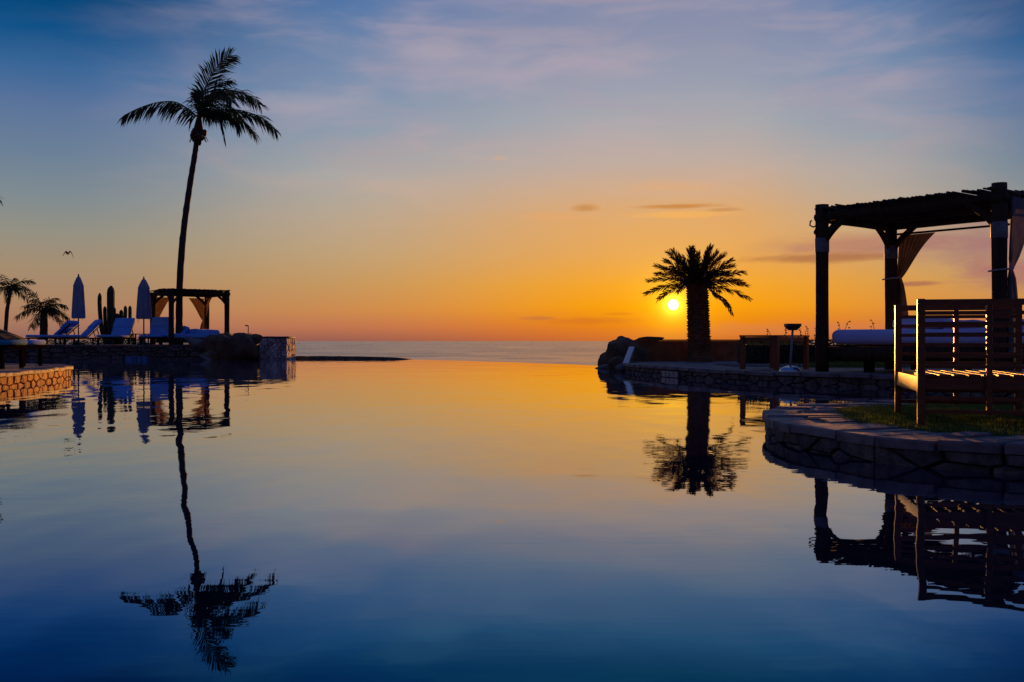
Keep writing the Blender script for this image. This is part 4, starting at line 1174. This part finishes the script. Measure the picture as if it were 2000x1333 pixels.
# left pergola
FLl = V((-13.96, 40.8, LT)); ra = R(40)
wv_l = V((math.cos(ra), math.sin(ra), 0)) * 2.4; dv_l = V((-math.sin(ra), math.cos(ra), 0)) * 2.1
pergl, postl, zbl = pergola('pergola', 'small log pergola with bed behind the tall palm on the left terrace', FLl, wv_l, dv_l, LT, 2.30, 0.11, 1.1, False, 4, 0.15)
fl, fr2, bl2, br2 = postl
bd = wv_l.normalized()
def lc(post, d, z_tie, sd, wdt, seed, side):
    c0 = V((post.x, post.y, zbl - 0.12)) + d * 0.08; c1 = c0 + d * wdt
    curtain_mesh(c0, c1, post, z_tie, LT + 0.1, side, seed=seed, n_u=24, amp=0.04).build('curtain', M['curtain_brown'], pergl, True, off=FLl)
lc(bl2, bd, LT + 0.85, 1, 0.75, 3, -1)
lc(br2, -bd, LT + 1.05, 1, 0.7, 4, 1)
lc(br2, -dv_l.normalized(), LT + 1.05, 1, 0.6, 5, 1)
bedl = thing('day_bed', 'low day bed with rumpled bright blue sheet under the left pergola', 'bed', FLl)
rl = math.atan2(bd.y, bd.x)
dl = dv_l.normalized()
def bl_p(a, b, z): return bd * a + dl * b + V((0, 0, z))
MB().box(bl_p(1.2, 0.95, 0.17), (2.3, 1.8, 0.2), Matrix.Rotation(rl, 3, 'Z')).build('bed_base', M['wood_log'], bedl)
for a in (0.2, 2.2):
    for b in (0.2, 1.7):
        MB().bar(bl_p(a, b, 0), bl_p(a, b, 0.08), 0.12, 0.12, V((0, 1, 0))).build('foot', M['wood_dark'], bedl)
o = link('mattress', soft_box((2.25, 1.75, 0.2), 0.07, 4, 0.03, 6, 2), M['cushion_blue'], bedl); o.location = bl_p(1.2, 0.95, 0.36); o.rotation_euler = (0, 0, rl)
o = link('duvet', soft_box((1.15, 1.1, 0.3), 0.13, 5, 0.09, 8, 2), M['cushion_blue'], bedl); o.location = bl_p(1.62, 0.75, 0.49); o.rotation_euler = (0, 0, rl + .2)
o = link('pillow', soft_box((0.5, 0.42, 0.16), 0.07, 4, 0.03, 12, 1), M['cushion_blue']); o.location = FLl + bl_p(0.85, 0.9, 0.58); o.rotation_euler = (0.2, -0.7, rl)
tag(o, 'small blue pillow propped up on the rumpled left day bed', 'pillow')

# ------------------------------------------------------------------ plants along the left terrace
def leaf_cloud(center, s, n, size, seed, shell=0.55):
    rng = random.Random(seed); mb = MB(); c = V(center)
    for i in range(n):
        d = V((rng.gauss(0, 1), rng.gauss(0, 1), rng.gauss(0, 1))).normalized()
        r_ = (rng.random() ** 0.33) * (1 - shell) + shell
        r_ *= 1 + 0.25 * mnoise.noise(d * 2 + V((seed, 0, 0)))
        p = c + V((d.x * s[0], d.y * s[1], d.z * s[2])) * r_
        a = V((rng.gauss(0, 1), rng.gauss(0, 1), rng.gauss(0, 1))).normalized(); b2 = a.cross(d)
        if b2.length < 0.01: continue
        b2.normalize(); z_ = size * rng.uniform(0.6, 1.3)
        mb.add([p - a * z_, p + b2 * z_ * .4, p + a * z_, p - b2 * z_ * .4], [(0, 1, 2, 3)])
    return mb
def shrub(label, pos, s, n, size, seed):
    t = thing('shrub', label, 'shrub', pos)
    leaf_cloud((0, 0, s[2]), s, n, size, seed).build('foliage', M['leaf'], t, kind='stuff')
    rng = random.Random(seed)
    for i in range(4):
        MB().tube([(0, 0, -.08), (rng.uniform(-.4, .4) * s[0], rng.uniform(-.4, .4) * s[1], s[2]), (rng.uniform(-.8, .8) * s[0], rng.uniform(-.5, .5) * s[1], s[2] * 1.8)], [0.018, 0.012, 0.004], 5).build('stem', M['bark'], t)
    return t
shrub('low leafy shrub growing on the boulders beside the left pergola post', V((-11.75, 41.0, 0.62)), (0.4, 0.35, 0.24), 260, 0.05, 3)
shrub('small shrub on top of the boulder pile by the pier', V((-10.95, 41.5, 0.66)), (0.4, 0.3, 0.2), 220, 0.045, 4)
for i, (px, lb) in enumerate(((190, 'low plants under the lounger backs in front of the cactus'), (250, 'low plants behind the lounger left of the small side table'), (120, 'low plants behind the far left reclined lounger'))):
    p = onl(px, 44.6)
    shrub(lb, p, (0.9, 0.3, 0.13), 420, 0.05, 10 + i)

# small post lamp on the boulders
lp = at(485, 655, 41.6)
lamp = thing('garden_lamp', 'thin garden lamp standing on the boulder pile by the pier', 'lamp', lp)
h1 = at(485, 636, 41.6).z - lp.z
MB().tube([(0, 0, -0.15), (0, 0, h1)], 0.018, 6).build('post', M['dark_metal'], lamp)
MB().box((-0.06, 0, h1 - 0.02), (0.14, 0.07, 0.05)).build('lamp_head', M['dark_metal'], lamp)

# blue depth plaque on the left pool wall
pq = at(266, 700.5, 39.65)
plaque = thing('depth_plaque', 'blue tile plaque on the left pool wall at the waterline', 'plaque', pq)
MB().box((0, 0, 0), (0.86, 0.03, 0.15)).build('tile_panel', M['plaque'], plaque)
for x in (-0.1, 0.02, 0.22):
    MB().box((x, -0.019, 0), (0.05, 0.008, 0.1)).build('mark', M['dark_metal'], plaque)

# ------------------------------------------------------------------ right side: rocks, wall, chute, hedge
rb = [((2.62, 27.2, 0.0), (0.42, 0.3, 0.12), 'rock_pale', 'low pale rock at the waterline where the infinity edge ends'),
      ((2.72, 27.9, 0.2), (0.36, 0.3, 0.3), 'rock', 'small mossy rock behind the pale one at the infinity edge'),
      ((2.86, 26.6, 0.38), (0.42, 0.42, 0.52), 'rock', 'tall rounded rock left of the pale water chute'),
      ((3.2, 27.2, 0.45), (0.36, 0.4, 0.46), 'rock', 'rock standing behind the top of the pale water chute'),
      ((3.35, 26.2, 0.25), (0.36, 0.38, 0.5), 'rock', 'rock right of the pale water chute against the garden wall'),
      ((2.75, 25.7, 0.12), (0.34, 0.3, 0.3), 'rock', 'dark rock at the foot of the water chute'),
      ((3.72, 27.0, 0.80), (0.5, 0.3, 0.08), 'rock', 'flat slab lying on the left end of the garden wall')]
for i, (p, s, m_, lb) in enumerate(rb):
    o = link('boulder', boulder_mesh(s, i + 20, 0.2 if i < 6 else 0.1), M[m_]); o.location = p; o.rotation_euler = (0, -0.06 if i == 6 else 0.08 * i, i * 0.9)
    tag(o, lb, 'boulder', 'boulders by the garden wall')
ch = MB()
c_t, c_b = at(1234, 681, 25.6), at(1222, 713, 24.6)
ch.bar(c_b, c_t, 0.14, 0.09).build  # chute slab
tag(ch.build('water_chute', M['chute']), 'pale wet stone chute sloping between the rocks into the pool', 'water chute')
tag(link('boulder', boulder_mesh((0.24, 0.2, 0.14), 44, 0.15), M['rock_pale']), 'small pale splash stone at the foot of the water chute', 'boulder', 'boulders by the garden wall').location = at(1220, 719, 24.2)
gw = thing('garden_wall', 'low brown plaster garden wall behind the date palm', 'wall', (3.4, 27.0, RT - .01))
MB().prism([(3.3, 26.3), (8.2, 27.6), (8.2, 27.9), (3.3, 26.6)], RT - 0.02, 0.755).build('wall_body', M['plaster'], gw, off=gw.location)
for i in range(8):
    a = 3.3 + i * 0.612
    y0 = 26.27 + (a - 3.3) * 0.2653; y1 = 26.27 + (a + 0.6 - 3.3) * 0.2653
    MB().prism([(a, y0), (a + 0.6, y1), (a + 0.6, y1 + 0.36), (a, y0 + 0.36)], 0.758, 0.79).build('cap_slab', M['plaster'], gw, off=gw.location)

pt = at(1316, 740, 20.0)
tile = thing('tile_plaque', 'pale rectangular tile plaque on the right pool wall left of the date palm reflection', 'plaque', rtp.at(rtp.near(3.25, 20.6)) + V((0, 0, 0.07)))
sN = rtp.near(3.25, 20.6); nn = rtp.nrm(sN) * -1; tt_ = V((-nn.y, nn.x, 0))
pl_ = MB()
pl_.bar(nn * 0.05 - tt_ * 0.42, nn * 0.05 + tt_ * 0.42, 0.03, 0.115).build('tile_panel', M['pale_tile'], tile)
for k in (-1, 0, 1):
    MB().bar(nn * 0.07 + tt_ * k * 0.2 - V((0, 0, .04)), nn * 0.07 + tt_ * k * 0.2 + V((0, 0, .04)), 0.012, 0.006, V((nn.x, nn.y, 0))).build('groove', M['stone'], tile)

# clipped hedge behind the right terrace
hb0 = V((5.4, 23.4, RT))
hedge = thing('hedge', 'dark clipped hedge running behind the table and right day bed', 'hedge', hb0)
rng = random.Random(77); hm = MB()
for i in range(9000):
    x = rng.uniform(0.0, 12.0)
    face = rng.random()
    y = rng.uniform(-0.45, -0.25) if face < 0.6 else rng.uniform(-0.4, 0.7)
    zt = 0.55 + 0.05 * mnoise.noise(V((x * 1.7, 0, 3)))
    z = rng.uniform(0.02, zt) if face < 0.6 else zt - rng.random() ** 2 * 0.12
    y += 0.12 * mnoise.noise(V((x * 2.2, z * 4, 1)))
    p = V((x, y - 0.05 * x, z))
    a = V((rng.gauss(0, 1), rng.gauss(0, 1), rng.gauss(0, 1))).normalized(); b2 = a.cross(V((rng.gauss(0, 1), rng.gauss(0, 1), rng.gauss(0, 1)))).normalized()
    s_ = rng.uniform(0.025, 0.05)
    hm.add([p - a * s_, p + b2 * s_ * .45, p + a * s_, p - b2 * s_ * .45], [(0, 1, 2, 3)])
hm.build('foliage', M['leaf'], hedge, kind='stuff')
hi = MB().prism([(0.05, -0.2), (11.9, -0.8), (11.9, 0.1), (0.05, 0.65)], 0.0, 0.44).build('inner_twigs', M['soil'], hedge)
def sprig(label, base_p, h, n, seed):
    t = thing('leafy_shoot', label, 'plant', base_p, 0, 'shoots above the hedge')
    rng = random.Random(seed)
    pts = [V((0, 0, -0.1)), V((rng.uniform(-.03, .03), 0, h * .5)), V((rng.uniform(-.06, .06), 0, h))]
    MB().tube(spline(pts, 3), [0.006] * 7, 4).build('stem', M['bark'], t)
    for i in range(n):
        k = (i + 1) / n; p = pts[0].lerp(pts[2], 0.25 + 0.75 * k)
        a = V((rng.choice((-1, 1)) * rng.uniform(.4, 1), rng.uniform(-.5, .5), rng.uniform(0, .7))).normalized(); b2 = a.cross(V((0, 1, 0))).normalized() * 0.02
        l = rng.uniform(.045, .07)
        MB().add([p, p + a * l * .5 + b2, p + a * l, p + a * l * .5 - b2], [(0, 1, 2, 3)]).build('leaf', M['leaf'], t)
for i, (px, yt, lb) in enumerate(((1503, 646, 'leafy shoot rising above the left part of the table'), (1535, 643, 'leafy shoot just left of the post lamp head'), (1561, 642, 'first leafy shoot right of the post lamp head'),
                                  (1575, 640, 'second leafy shoot right of the post lamp head'), (1591, 644, 'leafy shoot beside the left pergola post above the table'), (1640, 632, 'leafy shoot above the bed just right of the pergola post'), (1652, 629, 'second leafy shoot above the bed right of the pergola post'), (1707, 627, 'tall leafy shoot above the bed left of the rear post'))):
    Yh = 22.9
    top = at(px, yt, Yh); b0 = V((top.x, Yh, RT + 0.5))
    sprig(lb, b0, top.z - b0.z, 6, 900 + i)

# gravel strip in front of the hedge and ground cover under the bed
rng = random.Random(88); pm = MB()
ico = boulder_mesh((1, 1, 0.6), 2, 0.1, 1)
iv = [v.co.copy() for v in ico.vertices]; if_ = [tuple(p.vertices) for p in ico.polygons]
for i in range(1500):
    x, y = rng.uniform(4.6, 11), rng.uniform(20.6, 22.6)
    s_ = rng.uniform(0.018, 0.04)
    pm.add([V((x, y, RT + 0.3 * s_)) + q * s_ for q in iv], if_)
tag(pm.build('gravel', M['rock_pale'], kind='stuff'), 'strip of pale pebbles in front of the hedge', 'gravel')
bpy.data.meshes.remove(ico)
rng = random.Random(89); gm = MB()
for i in range(2600):
    x, y = rng.gauss(7.05, 0.5), rng.gauss(20.5, 0.25)
    h = rng.uniform(0.04, 0.13); a = rng.uniform(0, 6.28); d = V((math.cos(a), math.sin(a), 0)) * 0.012
    p = V((x, y, RT - 0.006)); tpv = p + V((rng.uniform(-.04, .04), rng.uniform(-.04, .04), h))
    gm.add([p - d, p + d, tpv], [(0, 1, 2)])
tag(gm.build('ground_cover', M['grass'], kind='stuff'), 'tuft of green ground cover seen beneath the right day bed', 'ground cover')

# ------------------------------------------------------------------ table and post lamp
tN = V((4.88, 18.35, RT - 0.005))
ta = V((0.74, 0.67, 0)); tb_ = V((-0.5, 0.55, 0))
tbl = thing('wooden_table', 'square wooden table standing left of the right pergola', 'table', tN)
zt = 0.63
ang = math.atan2(ta.y, ta.x)
cen = (ta + tb_) * 0.5
an, bn_ = ta.normalized(), tb_.normalized()
npl = 6
for i in range(npl):
    f0, f1 = (i + 0.04) / npl, (i + 0.96) / npl
    p0 = tb_ * ((f0 + f1) / 2 * 1.12 - 0.06)
    MB().bar(p0 - an * 0.06 + V((0, 0, zt)), p0 + ta + an * 0.06 + V((0, 0, zt)), tb_.length * 1.12 * (f1 - f0), 0.03).build('top_plank', M['teak'], tbl)
for p, q in ((V((0, 0, 0)), ta), (tb_, ta + tb_), (V((0, 0, 0)), tb_), (ta, ta + tb_)):
    MB().bar(p + V((0, 0, zt - 0.06)), q + V((0, 0, zt - 0.06)), 0.03, 0.08).build('apron', M['teak'], tbl)
for p in (V((0, 0, 0)), ta, tb_, ta + tb_):
    MB().bar(p, p + V((0, 0, zt - 0.016)), 0.075, 0.075, an).build('leg', M['teak'], tbl)
lb_ = at(1543, 727, 17.15); lb_.z = RT
pl = thing('post_lamp', 'slim grey post lamp with flared dark head and domed metal foot', 'lamp', lb_)
ptop_ = at(1548, 645, 17.15) - lb_
MB().tube([(0, 0, 0.02), ptop_ * 0.5, ptop_], [0.022, 0.02, 0.02], 10).build('post', M['paint_grey'], pl, True)
MB().lathe([(0.185, -0.004), (0.19, 0.004), (0.175, 0.04), (0.14, 0.075), (0.09, 0.098), (0.03, 0.107)], 28).build('dome_foot', M['steel'], pl, True)
MB().add([tuple(ptop_ + V(p)) for p in ((-.06, -.05, -.01), (.06, -.05, -.01), (.06, .05, -.01), (-.06, .05, -.01), (-.125, -.09, .06), (.125, -.09, .06), (.125, .09, .06), (-.125, .09, .06), (-.125, -.09, .105), (.125, -.09, .105), (.125, .09, .105), (-.125, .09, .105))],
         [(3, 2, 1, 0), (0, 1, 5, 4), (1, 2, 6, 5), (2, 3, 7, 6), (3, 0, 4, 7), (4, 5, 9, 8), (5, 6, 10, 9), (6, 7, 11, 10), (7, 4, 8, 11), (8, 9, 10, 11)]).build('lamp_head', M['dark_metal'], pl)

# ------------------------------------------------------------------ slatted bench on the island
bN = V((2.81, 6.84, IZ - 0.012)); rb_ = R(-14)
bench = thing('slatted_bench', 'teak bench with slatted railing sides on the island lawn', 'bench', bN, rb_)
BL_, BD_ = 0.88, 1.17
TOPZ = 0.882
def post_at(x, y, z0, z1, wx=0.05, wy=0.05):
    me = soft_box((wx, wy, z1 - z0), 0.006, 2)
    me.polygons.foreach_set('use_smooth', [False] * len(me.polygons))
    o = link('post', me, M['teak'], bench); o.location = (x, y, (z0 + z1) / 2)
    return o
for y in (0, BD_):
    for x in (0, BL_):
        post_at(x, y, 0, TOPZ)
    post_at(BL_ * 0.49, y, 0.09, TOPZ - 0.047, 0.036, 0.04)
    MB().bar((0.0252, y, TOPZ - 0.026), (BL_ - 0.0252, y, TOPZ - 0.026), 0.046, 0.042).build('top_rail', M['teak'], bench)
    for k in range(6):
        z = TOPZ - 0.098 - k * 0.0735
        yy = y + (0.006 if y > 0 else -0.006)
        for xa, xb in ((0.0252, BL_ * 0.49 - 0.0182), (BL_ * 0.49 + 0.0182, BL_ - 0.0252)):
            MB().bar((xa, y, z), (xb, y, z), 0.024, 0.026).build('rail', M['teak'], bench)
    for z in (0.11, 0.2):
        MB().bar((0.0252, y, z), (BL_ - 0.0252, y, z), 0.026, 0.028).build('stretcher', M['teak'], bench)
    MB().bar((0.0252, y + (0.03 if y == 0 else -0.03), 0.30), (BL_ - 0.0252, y + (0.03 if y == 0 else -0.03), 0.30), 0.024, 0.08).build('seat_rail', M['teak'], bench)
for x in (0.0, BL_):
    MB().bar((x, 0.0252, 0.295), (x, BD_ - 0.0252, 0.295), 0.03, 0.105).build('end_board', M['teak'], bench)
ns = 9
for k in range(ns):
    x = 0.02 + (k + 0.5) * (BL_ - 0.04) / ns
    MB().bar((x, 0.03, 0.353), (x, BD_ - 0.03, 0.353), (BL_ - 0.04) / ns * 0.8, 0.018).build('seat_slat', M['teak'], bench)

# ------------------------------------------------------------------ bird
bp = at(133, 496, 70)
bird = thing('bird', 'small dark bird gliding above the left terrace', 'bird', bp)
bird.scale = (1.3, 1.6, 1.6)
bm_ = MB()
bm_.tube([(0.0, -0.2, 0.02), (0, -0.1, 0.0), (0, 0.06, 0.0), (0, 0.2, 0.01)], [0.015, 0.05, 0.05, 0.01], 8).build('body', M['feather'], bird, True)
k = 70 / FPX
for pts in ([(0, 0), (-2.2, 1.6), (-4, 0.6), (-6.5, -2.2)], [(0, 0), (2.6, 1.6), (4.6, -0.2), (6.6, -4.2)]):
    p3 = spline([V((a * k, 0, b * k)) for a, b in [(u * 1.25, v * 1.35) for u, v in pts]], 4)
    vs = []; fs = []
    for i, q in enumerate(p3):
        cw = 0.13 * (1 - 0.8 * i / (len(p3) - 1))
        vs += [q + V((0, cw, 0.0)), q + V((0, -cw * .6, 0)), q + V((0, 0, 0.045 * (1 - .7 * i / len(p3)))), q + V((0, 0, -0.02))]
    for i in range(len(p3) - 1):
        a = i * 4
        for u, v_ in ((0, 2), (2, 1), (1, 3), (3, 0)):
            fs.append((a + u, a + v_, a + 4 + v_, a + 4 + u))
    MB().add(vs, fs).build('wing', M['feather'], bird, True)

# recompute outward normals on every solid mesh
for me in bpy.data.meshes:
    if me.name.startswith(('stone', 'core', 'rim')):
        bm = bmesh.new(); bm.from_mesh(me); bmesh.ops.recalc_face_normals(bm, faces=bm.faces[:]); bm.to_mesh(me); bm.free()
